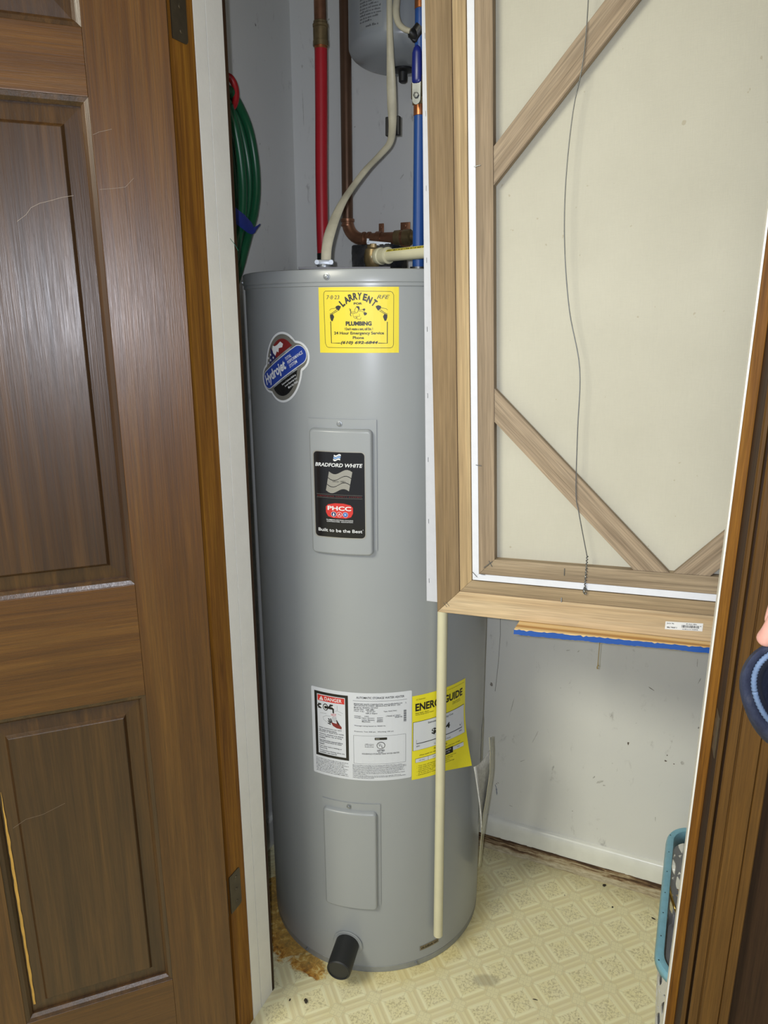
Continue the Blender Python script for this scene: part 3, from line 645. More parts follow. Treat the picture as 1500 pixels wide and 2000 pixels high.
# --- yellow plumber's sticker. authored in units of the sticker, 1415 x 1165
YW, YH = 0.1405, 0.1100
def yx(x): return (x - 35) / 1415 * YW
def yy_(y): return (1255 - y) / 1165 * YH
ys = Print(surf(HR + 0.0003, -0.0900, 1.3522)); ys.rect(0, 0, YW, YH, paper_y, 0); st_y = ys.build('service_sticker', heater); st_y['label'] = "yellow plumber's service sticker"
yp = Print(surf(HR + 0.0003, -0.0900, 1.3522))
yp.line([(yx(35 + (x - 35)), yy_(y)) for x, y in [(160, 158), (1300, 170), (1335, 185), (1357, 230), (1352, 1110), (1335, 1150), (1300, 1166), (210, 1160), (170, 1145), (140, 1080), (130, 220), (140, 180)]], 0.0007, ink, 1, True)
yp.line([(yx(x), yy_(y)) for x, y in [(250, 690), (255, 1078), (415, 1080)]], 0.0013, ink); yp.line([(yx(x), yy_(y)) for x, y in [(1245, 700), (1242, 1084), (1085, 1080)]], 0.0013, ink)
def ytext(t, x0, x1, y0, y1, **k): yp.text(t, yx((x0 + x1) / 2), yy_((y0 + y1) / 2), (x1 - x0) / 1415 * YW, (y1 - y0) / 1165 * YH, k.pop('mat', ink), 2, **k)
ytext('FOR', 665, 812, 360, 397, bold=0.045); ytext('PLUMBING', 520, 972, 690, 768, bold=0.05)
for xs in range(528, 968, 56): pass
ytext("! Don't waste a cent, call Ent. !", 498, 992, 800, 856, bold=0.03)
ytext('24 Hour Emergency Service', 308, 1185, 872, 940, bold=0.022); ytext('Phone', 642, 835, 955, 1006, bold=0.022)
ytext('(610) 692-6844', 425, 1078, 1040, 1108, bold=0.035, shear=0.25)
ytext('7\u00b78\u00b723', 185, 415, 232, 300, mat=pencil, shear=0.15); ytext('RFE', 1065, 1285, 232, 298, mat=pencil, shear=0.35)
for ch, lx, ly, ang, wd_, hh in (('L', 462, 372, 41, 62, 128), ('A', 543, 314, 29, 92, 122), ('R', 616, 272, 19, 74, 122), ('R', 692, 252, 8, 74, 122), ('Y', 768, 250, -2, 74, 122), ('E', 862, 270, -13, 66, 122), ('N', 938, 312, -25, 80, 122), ('T', 1020, 368, -38, 66, 126)):
    yp.text(ch, yx(lx), yy_(ly), wd_ / 1415 * YW, hh / 1165 * YH, ink, 2, rot=math.radians(ang), bold=0.045)
    sa, ca = math.sin(math.radians(ang)), math.cos(math.radians(ang))
for sgn, bx in ((1, 742), (-1, 742)):
    X_ = lambda x: yx(bx + sgn * (742 - x)) if sgn == 1 else yx(bx - (742 - x))
    def Q(L): return [(X_(x), yy_(y)) for x, y in L]
    yp.poly(Q([(348, 425), (395, 408), (440, 425), (428, 462), (398, 505), (365, 480), (345, 455)]), ink)
    yp.poly(Q([(238, 575), (290, 560), (315, 610), (298, 655), (285, 688), (258, 680), (240, 625)]), ink)
    for k in range(5): yp.line(Q([(362 - 26 * k, 478 + 18 * k), (340 - 24 * k, 505 + 20 * k), (365 - 26 * k, 520 + 16 * k), (378 - 26 * k, 498 + 16 * k)]), 0.0007, ink)
    yp.line(Q([(232, 497), (262, 468), (300, 462), (345, 455)]), 0.0006, ink); yp.line(Q([(232, 560), (262, 550), (290, 545)]), 0.0005, ink)
K = lambda L, w=0.0006, c=False: yp.line([(yx(x), yy_(y)) for x, y in L], w, ink, 1, c)
K([(700, 450), (680, 490), (684, 525), (705, 545), (728, 530), (742, 500), (745, 468)]); yp.poly([(yx(x), yy_(y)) for x, y in [(700, 440), (722, 422), (760, 428), (768, 462), (758, 495), (742, 470), (720, 448)]], ink)
K([(608, 470), (612, 530), (604, 575), (618, 600)], 0.0012); K([(588, 460), (600, 500), (608, 515)]); K([(612, 530), (650, 520), (690, 525)]); K([(618, 548), (660, 545), (690, 550)])
K([(745, 505), (790, 512), (835, 530)]); K([(742, 485), (790, 490), (815, 480)]); K([(650, 560), (655, 610), (700, 605), (710, 640)]); K([(760, 560), (770, 600), (700, 605)]); K([(720, 610), (722, 655), (780, 655), (790, 620)]); K([(660, 620), (690, 640), (720, 625)])
yp.poly([(yx(x), yy_(y)) for x, y in [(815, 478), (850, 462), (868, 480), (850, 505), (825, 500)]], ink); yp.poly([(yx(x), yy_(y)) for x, y in [(832, 550), (858, 528), (895, 545), (885, 575), (850, 590)]], ink); K([(850, 505), (842, 535), (836, 560)])
yp.build('sticker_print', st_y)
# --- oval blue-banner badge sticker, tilted
hc = (-0.1755, 1.3235); hj = Print(surf(HR + 0.0003, hc[0], hc[1], math.radians(30)))
def lobes(ax, ay, bx, by, r, n=72):
    # union outline of an upright-ish ellipse and a long pill, in banner axes (x along the banner)
    out = []
    for k in range(n):
        t = 2 * math.pi * k / n; c, s_ = math.cos(t), math.sin(t)
        ta = math.radians(52); ex, ey = c * math.cos(ta) + s_ * math.sin(ta), -c * math.sin(ta) + s_ * math.cos(ta)
        re = 1 / math.sqrt((ex / ax) ** 2 + (ey / ay) ** 2)
        lo_, hi_ = 0, 0.2
        for _ in range(22):
            m = (lo_ + hi_) / 2; x, y = m * c, m * s_; dx = max(abs(x) - bx, 0); lo_, hi_ = (m, hi_) if math.hypot(dx, y) < r else (lo_, m)
        rr = max(re, lo_); out.append((rr * c, rr * s_))
    return out
hj.poly(lobes(0.0640, 0.0480, 0.0430, 0, 0.0270), white_ink, 0); hb = hj.build('badge_sticker', heater); hb['label'] = 'tilted blue and grey badge sticker with a flag'
hp = Print(surf(HR + 0.0003, hc[0], hc[1], math.radians(30)))
hp.poly(lobes(0.0600, 0.0440, 0.0430, 0, 0.0230), ink_grey, 1)
# upper field (flag) and lower field (black), clipped to an inner ellipse
def half(ax, ay, y0, up_, n=60):
    P = []; ta = math.radians(52)
    for k in range(n):
        t = 2 * math.pi * k / n; ex, ey = math.cos(t), math.sin(t)
        xa, ya = ax * ex, ay * ey; x, y = xa * math.cos(ta) - ya * math.sin(ta), xa * math.sin(ta) + ya * math.cos(ta)
        if (y > y0) == up_: P.append((math.atan2(y - y0, x) if up_ else math.atan2(y0 - y, x), x, y))
    P.sort(); P = [(x, y) for _, x, y in P]
    a, b = P[0], P[-1]; return [(a[0] + (0.002 if True else 0), y0)] + P + [(b[0], y0)]
A_ = half(0.0520, 0.0365, 0.0215, True); hp.poly(A_, ink_dkred, 2)
B_ = half(0.0520, 0.0365, -0.0205, False); hp.poly(B_, gloss_blk, 2)
xm = min(p[0] for p in A_); nav = [p for p in A_ if p[0] < -0.004]; 
hp.poly([(-0.004, 0.0215)] + [(-0.010, 0.047)] + [p for p in A_ if p[0] < -0.0105 and p[1] > 0.0216] + [(xm, 0.0215)], ink_navy, 3)
def star(cx, cy, r): hp.poly([(cx + (r if k % 2 == 0 else r * 0.42) * math.sin(math.pi * k / 5), cy + (r if k % 2 == 0 else r * 0.42) * math.cos(math.pi * k / 5)) for k in range(10)], white_ink, 4)
for p in ((-0.030, 0.0250), (-0.0215, 0.0262), (-0.0115, 0.0262), (-0.0255, 0.0325), (-0.0160, 0.0345)): star(*p, 0.0030)
hp.poly([(-0.004, 0.026), (0.004, 0.031), (0.007, 0.027), (0.012, 0.033), (0.021, 0.030), (0.026, 0.034), (0.022, 0.041), (0.012, 0.040), (0.004, 0.041), (-0.001, 0.045), (-0.006, 0.040), (-0.007, 0.033)], white_ink, 4)
hp.poly(rrect(-0.0655, -0.0172, 0.0655, 0.0172, 0.0171, 8), white_ink, 3); hp.poly(rrect(-0.0642, -0.0160, 0.0642, 0.0160, 0.0159, 8), ink_blue, 4)
hp.text('Hydrojet', -0.0235, -0.0005, 0.0700, 0.0240, white_ink, 5, bold=0.030, shear=0.22)
for k, (t, w) in enumerate((('TOTAL', 0.016), ('PERFORMANCE', 0.041), ('SYSTEM', 0.021))): hp.text(t, 0.0165 + w / 2 + 0.0008 * k, 0.0082 - 0.0078 * k, w, 0.0058, white_ink, 5, shear=0.15, bold=0.008)
hp.text('EQUIPPED WITH', -0.004, 0.0190, 0.052, 0.0024, ink, 3, bold=0.01); hp.text('FEATURING', 0.002, -0.0188, 0.036, 0.0024, ink, 3, bold=0.01)
for k, (t, w) in enumerate((('Reduced Sediment Build-up', 0.040), ('Lower Operating Cost', 0.034), ('More Hot Water', 0.027))): hp.text(t, 0.0030 + 0.0025 * k, -0.0265 - 0.0058 * k, w, 0.0043, white_ink, 3, bold=0.012, shear=0.1)
hp.build('badge_print', hb)
# --- white rating plate label
WX, WZ = -0.1318, 0.4935; wl = Print(surf(HR + 0.0003, WX, WZ)); LWd, LHt = 0.2100, 0.1995
wl.poly(rrect(0, 0, LWd, LHt, 0.003, 3), paper_w, 0); wlo = wl.build('rating_label', heater); wlo['label'] = 'white danger and rating label'
q = Print(surf(HR + 0.0003, WX, WZ)); 
q.frame(0.0075, 0.0435, 0.0810, 0.1915, 0.0060, ink, 1)
q.rect(0.0150, 0.1710, 0.0735, 0.1838, ink_red, 1); q.text('DANGER', 0.0495, 0.1775, 0.0370, 0.0080, white_ink, 2, bold=0.016)
q.poly([(0.0185, 0.1728), (0.0285, 0.1728), (0.0235, 0.1822)], white_ink, 2); q.text('!', 0.0235, 0.1763, 0.0010, 0.0058, ink_red, 3, bold=0.02)
# tap with running hot water over a hand
for cx, cy in ((0.0195, 0.1590), (0.0455, 0.1610)):
    for k in range(6): t = k * math.pi / 3; q.ell(cx + 0.0035 * math.cos(t), cy + 0.0040 * math.sin(t), 0.0022, 0.0024, ink, 1)
    q.ell(cx + 0.004, cy, 0.0028, 0.0032, white_ink, 2)
q.ell(0.0325, 0.1585, 0.0058, 0.0078, ink, 1); q.ell(0.0325, 0.1585, 0.0040, 0.0058, white_ink, 2); q.ell(0.0325, 0.1585, 0.0024, 0.0034, ink, 3)
q.poly([(0.0315, 0.1615), (0.0480, 0.1608), (0.0512, 0.1580), (0.0512, 0.1480), (0.0482, 0.1480), (0.0480, 0.1560), (0.0315, 0.1560)], ink, 3)
q.text('HOT', 0.0505, 0.1440, 0.0110, 0.0060, ink_red, 2, bold=0.0)
for k in range(5): q.line([(0.0478 + 0.0018 * k, 0.1400), (0.0468 + 0.0026 * k, 0.1285)], 0.0004, ink)
q.poly([(0.0440, 0.1270), (0.0480, 0.1190), (0.0560, 0.1150), (0.0665, 0.1140), (0.0668, 0.1190), (0.0600, 0.1260), (0.0560, 0.1310), (0.0565, 0.1250), (0.0500, 0.1260)], ink_dkred, 1)
for a, b in (((0.0440, 0.1255), (0.0385, 0.1345)), ((0.0430, 0.1240), (0.0375, 0.1290)), ((0.0435, 0.1215), (0.0370, 0.1235)), ((0.0460, 0.1265), (0.0432, 0.1350)), ((0.0620, 0.1230), (0.0560, 0.1330))): q.line([a, b], 0.0022, ink, 2)
q.line([(0.0580, 0.1660), (0.0580, 0.1545), (0.0700, 0.1500)], 0.0004, ink); q.line([(0.0580, 0.1545), (0.0530, 0.1530)], 0.0004, ink); q.line([(0.0200, 0.1430), (0.0340, 0.1440)], 0.0004, ink); q.line([(0.0590, 0.1480), (0.0665, 0.1450)], 0.0004, ink)
q.line([(0.0430, 0.1400), (0.0330, 0.1390), (0.0260, 0.1350), (0.0280, 0.1290), (0.0350, 0.1250)], 0.0004, ink)
dl = ['Water temperature over 125\u00b0F', 'can cause severe burns', 'instantly or death from scalds.', None, 'Children, disabled and elderly', 'are at highest risk of being', 'scalded.', None, 'See instruction manual before', 'setting temperature at water', 'heater.', None, 'Feel water before bathing or', 'showering.', None, 'Temperature limiting valves are', 'available, see manual.']
y = 0.1100
for t in dl:
    if t is None: y -= 0.0016; continue
    w = 0.00178 * len(t); q.text(t, 0.0165 + w / 2, y, w, 0.0036, ink, 2, bold=0.008); y -= 0.0042
for k in range(9): q.words(0.0070, 0.0800, 0.0370 - 0.0037 * k, 0.0017, ink, 1, seed=50 + k, fill=(0.98, 0.9, 1.0, 0.85, 0.98, 0.93, 0.9, 0.97, 0.98)[k])
q.text('AUTOMATIC STORAGE WATER HEATER', 0.1460, 0.1893, 0.0960, 0.0048, ink, 2, bold=0.004); q.rect(0.0910, 0.1815, 0.2000, 0.1820, ink, 1)
M_l = [('BRADFORD WHITE CORPORATION  www.bradfordwhite.com', 0.0930, 0.1750, 0.0970), ('200 LAFAYETTE STREET, MIDDLEVILLE MI 49333  USA', 0.0930, 0.1712, 0.0930), ('Model No: RE350T6-1NCWW', 0.0930, 0.1672, 0.0480), ('Serial No:', 0.0930, 0.1632, 0.0200),
 ('Nom. Cap.:   50.00 gal', 0.0930, 0.1590, 0.0420), ('189.3 liters', 0.1165, 0.1550, 0.0230), ('Type: ELECTRIC', 0.1520, 0.1585, 0.0270), ('Voltage:     240V', 0.0930, 0.1480, 0.0300), ('Wattage Upper Element:    4500W', 0.0930, 0.1442, 0.0580), ('Lower Element:    4500W', 0.1090, 0.1402, 0.0420), ('Maximum      :    4500W', 0.1090, 0.1365, 0.0420),
 ('1 PHASE AC ONLY', 0.1570, 0.1480, 0.0290), ('50/60 Hz', 0.1750, 0.1443, 0.0150), ('Wattage rating based on 50/60 Hz', 0.0930, 0.1262, 0.0630), ('Pressure: Test 300 psi.  Working 150 psi', 0.0930, 0.1130, 0.0790), ('5', 0.1965, 0.1740, 0.0014)]
for t, x, yv, w in M_l: q.text(t, x + w / 2, yv, w, 0.0031, ink, 2, bold=0.006)
q.words(0.1165, 0.1340, 0.1632, 0.0026, ink, 2, seed=9)
for k in range(16): q.rect(0.1930, 0.1320 + 0.0017 * k, 0.1985, 0.1320 + 0.0017 * k + (0.0011 if k % 3 else 0.0006), ink, 1)
q.frame(0.0910, 0.0390, 0.1975, 0.1040, 0.0004, ink, 1)
q.poly(rrect(0.1340, 0.0945, 0.1590, 0.1000, 0.001, 2), ink, 1); q.rect(0.1355, 0.0960, 0.1440, 0.0985, ink_grey, 2)
q.ell(0.1465, 0.0820, 0.0086, 0.0082, ink, 1); q.ell(0.1465, 0.0820, 0.0074, 0.0070, paper_w, 2); q.text('U', 0.1442, 0.0838, 0.0038, 0.0062, ink, 3, bold=0.02); q.text('L', 0.1492, 0.0798, 0.0030, 0.0060, ink, 3, bold=0.02)
q.text('LISTED', 0.1465, 0.0705, 0.0150, 0.0040, ink, 2, bold=0.02); q.words(0.1410, 0.1520, 0.0662, 0.0022, ink, 1, seed=4)
q.text('HOUSEHOLD STORAGE TANK WATER HEATER', 0.1460, 0.0628, 0.0760, 0.0032, ink, 2, bold=0.004)
for k in range(3): q.words(0.1140, 0.1320, 0.0850 - 0.0032 * k, 0.0017, ink, 1, seed=20 + k)
for k in range(12): q.words(0.0885, 0.1985, 0.0355 - 0.0027 * k, 0.0014, ink, 1, seed=80 + k, fill=(0.93, 1, 1, 0.95, 0.94, 0.96, 0.85, 0.97, 0.25, 0.9, 1.0, 0.4)[k])
q.build('label_print', wlo)
# --- yellow energy label
EX, EZ = 0.0790, 0.4860; eg = Print(surf(HR + 0.0004, EX, EZ), 0.006, 0.012); EW, EHt = 0.1640, 0.1930
edge = [(0, 0), (0.03, -0.001), (0.10, -0.004), (EW + 0.006, -0.012), (EW + 0.003, 0.07), (EW, EHt), (0, EHt)]
def curl(x, y, l):
    k = max(0, (x - 0.09) / 0.07) ** 1.5 * max(0, (0.12 - y) / 0.12) ** 1.5; return cyl(EX + x * 0.845, EZ + y, HR + 0.0004 + l * 0.0004 + 0.014 * k)
eg.f = curl; eg.poly(edge, paper_y2, 0); ego = eg.build('energy_label', heater); ego['label'] = 'bright yellow energy label behind the drain tube'
e = Print(curl, 0.006, 0.012)
e.text('ENERGYGUIDE', 0.0800, 0.1665, 0.1440, 0.0175, ink, 1, bold=0.035)
e.text('U.S. Government', 0.0220, 0.1840, 0.0240, 0.0028, ink, 1); e.text('Federal law prohibits removal of this label before consumer purchase.', 0.1150, 0.1855, 0.088, 0.0024, ink, 1)
e.text('Water Heater - Electric', 0.0260, 0.1532, 0.0360, 0.0030, ink, 1, bold=0.008); e.text('Tank Size (Storage Capacity): 50 gallons', 0.0330, 0.1492, 0.0500, 0.0030, ink, 1, bold=0.008)
e.text('Model RE350T6', 0.1300, 0.1525, 0.0270, 0.0028, ink, 1); e.text('50.00 Gallons', 0.1300, 0.1488, 0.0290, 0.0028, ink, 1)
e.rect(0.0020, 0.0680, 0.1600, 0.1340, ink, 1); e.rect(0.0030, 0.0686, 0.1590, 0.1334, paper_w, 2)
e.text('Estimated Yearly Energy Cost', 0.0800, 0.1260, 0.0760, 0.0055, ink, 3, bold=0.008)
e.text('$404', 0.0800, 0.1030, 0.0560, 0.0150, ink, 3, bold=0.03)
e.rect(0.0110, 0.0830, 0.1500, 0.0845, ink, 3); e.rect(0.0110, 0.0830, 0.0115, 0.0930, ink, 3); e.rect(0.1495, 0.0830, 0.1500, 0.0960, ink, 3); e.poly([(0.1435, 0.0885), (0.1415, 0.0925), (0.1455, 0.0925)], ink, 3)
e.text('$401', 0.0155, 0.0775, 0.0090, 0.0038, ink, 3); e.text('$450', 0.1440, 0.0775, 0.0090, 0.0038, ink, 3); e.text('Cost Range of Similar Models', 0.0850, 0.0735, 0.0520, 0.0036, ink, 3)
e.text('First Hour Rating', 0.0800, 0.0615, 0.0400, 0.0048, ink, 1, bold=0.01)
e.text('(How much hot water you get in the first hour of use)', 0.0810, 0.0545, 0.1220, 0.0040, ink, 1, bold=0.006)
e.frame(0.0090, 0.0390, 0.1530, 0.0485, 0.0005, ink, 1); e.rect(0.0095, 0.0395, 0.1525, 0.0480, paper_w, 2)
for x in (0.0430, 0.0780): e.rect(x, 0.0390, x + 0.0005, 0.0485, ink, 3)
e.rect(0.0830, 0.0355, 0.1180, 0.0500, ink, 3); e.text('MEDIUM', 0.1000, 0.0460, 0.0220, 0.0028, white_ink, 4); e.text('51-75', 0.1000, 0.0405, 0.0150, 0.0028, white_ink, 4)
e.text('VERY SMALL', 0.0260, 0.0438, 0.0160, 0.0022, ink, 3); e.text('LOW', 0.0600, 0.0438, 0.0080, 0.0022, ink, 3); e.text('HIGH', 0.1350, 0.0438, 0.0080, 0.0022, ink, 3)
for k, t in enumerate(('Your cost will depend on your utility rates and use.', 'Cost range based only on models of similar size', 'with first hour rating of 51 to 75 gallons.', 'Estimated energy cost based on a national average', 'of 14 cents per kWh.', 'Estimated yearly energy use.')):
    w = 0.00215 * len(t); e.text(t, 0.0170 + w / 2, 0.0300 - 0.0043 * k, w, 0.0032, ink, 1, bold=0.004)
    if k not in (2, 4): e.rect(0.0130, 0.0295 - 0.0043 * k, 0.0138, 0.0303 - 0.0043 * k, ink, 1)
e.build('label_print', ego)
# --- serial plate, drain hose cap, top junction plate
bd = Print(surf(HR + 0.0004, 0.1265, 0.0455, 0.02)); bd.rect(-0.0255, -0.0062, 0.0255, 0.0062, ink_grey, 0); sp_ = bd.build('serial_plate', heater); sp_['label'] = 'small brownish serial plate near the foot'
bd2 = Print(surf(HR + 0.0004, 0.1265, 0.0455, 0.02)); bd2.rect(-0.0230, -0.0050, 0.0230, 0.0050, paint('plate_brown', (0.20, 0.16, 0.10), 0.4, 0.4, 0.4, 300), 1); bd2.words(-0.0215, 0.0215, 0, 0.0048, ink, 2, seed=3); bd2.build('plate_print', sp_)
dp = cyl(-0.0620, 0.0745, HR); dn_ = Vector((dp.x, dp.y, 0)).normalized(); dn_.z = -0.06
oM = axisM(dp, dn_)
lathe('drain_recess', [(0.0300, -0.004), (0.0325, -0.001), (0.0335, 0.0018), (0.0325, 0.0026), (0.0300, 0.0022)], heater_grey, heater, 40, oM)
DRN = lathe('drain_cap', [(0.0262, -0.010), (0.0265, 0.054), (0.0258, 0.0690), (0.0236, 0.0712), (0.0222, 0.0706), (0.0218, 0.0690), (0.006, 0.0690)], rubber, heater, 40, oM)
DRN['label'] = 'black rubber drain cap pointing out at the foot'
jp = boxobj('junction_plate', (-0.124, 0.036, -0.2150, -0.12, 1.4932, 1.4968), paint('plate_edge_dark', (0.10, 0.10, 0.11), 0.5, 0.3, 0.1), heater, 0.0005); jp['label'] = 'flat steel plate over the wiring compartment'
# ------------------------------------------------------------------ pipes and fittings above the heater
def attach(o, p): o.parent = p; o.matrix_parent_inverse = p.matrix_world.inverted(); return o
def vring(bm, p, z0, z1, r, seg=20, b=0.0008):
    lathe_bm(bm, [(r - b, z0), (r, z0 + b), (r, z1 - b), (r - b, z1)], seg, axisM((p.x, p.y, 0), (0, 0, 1)))
def zof(x, y, v): return hv(x, y, v).z
TOPZ = 2.438
# red supply pipe
p = hv(631, 450, 0.42); VR = 0.42
rp = empty('red_water_pipe', (p.x, p.y, 1.494)); tag(rp, 'red plastic water pipe rising from the heater top left of the brown copper pipe', 'pipe')
zc = zof(633, 94, VR)
pts = [Vector((p.x, p.y, 1.494)), Vector((p.x - 0.0015, p.y, 1.58)), Vector((p.x - 0.001, p.y, 1.7)), Vector((p.x + 0.0015, p.y, 1.82)), Vector((p.x + 0.003, p.y, zc))]
attach(tube('pipe_run', pts, 0.0127, red_pex, None, 24, n=6), rp)
pt = pts[-1]; ff = bmesh.new(); z2 = zof(633, 85, VR); z3 = zof(633, 52, VR); z4 = zof(633, 44, VR)
vring(ff, pt, zc - 0.001, z2, 0.0132); o = attach(frombm('copper_ring', ff, bright_copper, None, True), rp)
ff = bmesh.new(); vring(ff, pt, z2 - 0.004, z2 + 0.006, 0.0155, 24); vring(ff, pt, z2, z3, 0.0148, 24); vring(ff, pt, z3, z3 + 0.006, 0.0155, 24); vring(ff, pt, z3 + 0.006, z4 + 0.004, 0.0138)
attach(frombm('brass_coupling', ff, brass, None, True), rp)
attach(tube('copper_riser', [(pt.x, pt.y, z4), (pt.x, pt.y, TOPZ)], 0.0122, copper, None, 24), rp)
attach(tube('tape_band', [(p.x, p.y, 1.496), (p.x - 0.0005, p.y, zof(630, 495, VR))], 0.0136, black_m, None, 20), rp)
# brown copper pipe with elbow, manifold and straps along the back wall
VC = 0.604; a = hv(676, 200, VC); zb = zof(740, 466, VC); zt = zof(676, 432, VC)
cp = empty('copper_water_pipe', (a.x, a.y, zb)); tag(cp, 'brown copper pipe coming down the back wall and turning right above the heater', 'pipe')
attach(tube('vertical_run', [(a.x, a.y, zt), (a.x, a.y, TOPZ)], 0.0128, copper_d, None, 24), cp)
r_e = zt - zb; e1 = Vector((a.x, a.y, zb)); q = [e1 + Vector((0, 0, r_e))]
for k in range(1, 9): t = math.pi / 2 * k / 8; q.append(e1 + U * r_e * (1 - math.cos(t)) + Vector((0, 0, r_e * (1 - math.sin(t)))))
attach(tube('elbow', q, 0.0142, copper, None, 24), cp)
rr = bmesh.new(); vring(rr, a, zt - 0.002, zt + 0.005, 0.0162, 24); vring(rr, a, zt - 0.012, zt - 0.007, 0.0155, 24)
M = axisM(q[-1], U); lathe_bm(rr, [(0.0150, -0.002), (0.0165, 0.0), (0.0165, 0.004), (0.0150, 0.006)], 24, M); lathe_bm(rr, [(0.0148, 0.012), (0.0162, 0.013), (0.0162, 0.018), (0.0148, 0.019)], 24, M)
attach(frombm('elbow_collar', rr, copper, None, True), cp)
x0 = q[-1]; x1 = hv(772, 462, VC); ln = (x1 - x0).dot(U)
attach(tube('level_run', [x0, x0 + U * ln], 0.0132, copper, None, 24), cp)
M = axisM(x0 + U * ln, U)
attach(lathe('brass_coupling', [(0.013, -0.002), (0.0165, 0.0), (0.0170, 0.014), (0.0150, 0.016), (0.0150, 0.020), (0.0175, 0.022), (0.0180, 0.038), (0.0160, 0.040), (0.0130, 0.041), (0.0130, 0.20)], brass, None, 24, M), cp)
def strap(px, wide):
    c = hv(px, 462, VC); b = bmesh.new(); M = frame((c.x, c.y, zb), U, (0, 0, 1))
    w = 0.0065 if not wide else 0.012
    for s_ in range(9):                                      # saddle over the pipe
        t0, t1 = math.pi * s_ / 9, math.pi * (s_ + 1) / 9
        for r in (0.0138,):
            vs = [b.verts.new(M @ Vector((x, -r_ * math.sin(t), r_ * math.cos(t)))) for t in (t0, t1) for r_ in (r, r + 0.0022) for x in (-w, w)]
            for f in ((0, 1, 5, 4), (2, 3, 7, 6), (0, 2, 6, 4), (1, 3, 7, 5)): b.faces.new([vs[i] for i in f])
    box(b, -w, w, 0.010, 0.0125, 0.012, 0.034, M, 0.0015); box(b, -w, w, 0.010, 0.0125, -0.028, -0.012, M, 0.0015)
    lathe_bm(b, [(0.004, 0), (0.0035, 0.002), (0.001, 0.0025)], 10, axisM(M @ Vector((0, 0.010, 0.026)), -V))
    attach(frombm('pipe_strap', b, copper, None, True, 30), cp)
strap(741, False); strap(788, True)
# blue cold pipe with lever ball valve
VB = 0.385; b0 = hv(818.5, 400, VB)
bp_ = empty('blue_water_pipe', (b0.x, b0.y, 1.494)); tag(bp_, 'bright blue plastic water pipe with a lever valve beside the white canvas edge', 'pipe')
zv0, zv1 = zof(818, 206, VB), zof(818, 150, VB); zr0 = zof(818, 226, VB)
attach(tube('pipe_run', [(b0.x, b0.y, 1.494), (b0.x, b0.y, zr0)], 0.0118, blue_pex, None, 24), bp_)
rr = bmesh.new(); vring(rr, b0, zr0 - 0.001, zr0 + 0.018, 0.0126); attach(frombm('copper_ring', rr, bright_copper, None, True), bp_)
rr = bmesh.new(); vring(rr, b0, zr0 + 0.017, zv0 + 0.006, 0.0118, 8); vring(rr, b0, zv0, zv0 + 0.012, 0.0150, 6); vring(rr, b0, zv0 + 0.011, zv1 - 0.011, 0.0175, 20); vring(rr, b0, zv1 - 0.012, zv1, 0.0150, 6)
lathe_bm(rr, [(0.008, 0), (0.008, 0.016), (0.005, 0.017), (0.005, 0.026)], 16, axisM((b0.x, b0.y, (zv0 + zv1) / 2), -V))
attach(frombm('ball_valve_body', rr, brass, None, True), bp_)
zq = zof(818, 18, VB)
attach(tube('pipe_run', [(b0.x, b0.y, zv1 - 0.001), (b0.x, b0.y, zq)], 0.0118, blue_pex, None, 24), bp_)
rr = bmesh.new(); vring(rr, b0, zq - 0.001, zq + 0.020, 0.0126); attach(frombm('copper_ring', rr, bright_copper, None, True), bp_)
attach(tube('copper_riser', [(b0.x, b0.y, zq + 0.018), (b0.x, b0.y, TOPZ)], 0.0108, copper_d, None, 20), bp_)
lv = hv(813.5, 190, VB - 0.030); M = frame((lv.x, lv.y, 0), U, (0, 0, 1))
zl0, zl1, zl2 = zof(814, 204, VB - 0.03), zof(814, 160, VB - 0.03), zof(814, 88, VB - 0.03)
b = bmesh.new(); n = 10
def plate(b, outline, y0, y1, M):
    A = [b.verts.new(M @ Vector((x, y0, z))) for x, z in outline]; B = [b.verts.new(M @ Vector((x, y1, z))) for x, z in outline]; n = len(A)
    b.faces.new(A); b.faces.new(B[::-1])
    for i in range(n): b.faces.new((A[i], B[i], B[(i + 1) % n], A[(i + 1) % n]))
out = [(0.008 * math.sin(t) - 0.0, zl0 + 0.009 - 0.009 * math.cos(t)) for t in [math.radians(-90 + 18 * k) for k in range(11)]] + [(0.0085, zl1 + 0.01), (-0.0085, zl1 + 0.01)]
plate(b, out, -0.0012, 0.0012, M)
lathe_bm(b, [(0.0052, 0.0), (0.0052, 0.004), (0.003, 0.0045)], 6, axisM(M @ Vector((0, -0.001, zl0 + 0.015)), -V))
attach(frombm('valve_lever', b, steel_d, None, True, 30), bp_)
attach(tube('lever_grip', [M @ Vector((0, 0, z)) for z in (zl1 - 0.002, zl1, zl1 + 0.004, zl1 + 0.02, zl2 - 0.012, zl2 - 0.004, zl2)], [(0.006, 0.003), (0.0088, 0.0040), (0.0095, 0.0045), (0.0098, 0.0048), (0.0092, 0.0048), (0.0065, 0.0040), (0.002, 0.002)], blue_grip, None, 20, side=U), bp_)
b = bmesh.new(); k = 0
attach(tube('pipe_foot_clamp', [(b0.x, b0.y, 1.494), (b0.x, b0.y, 1.507)], 0.0165, steel_d, None, 16), bp_)
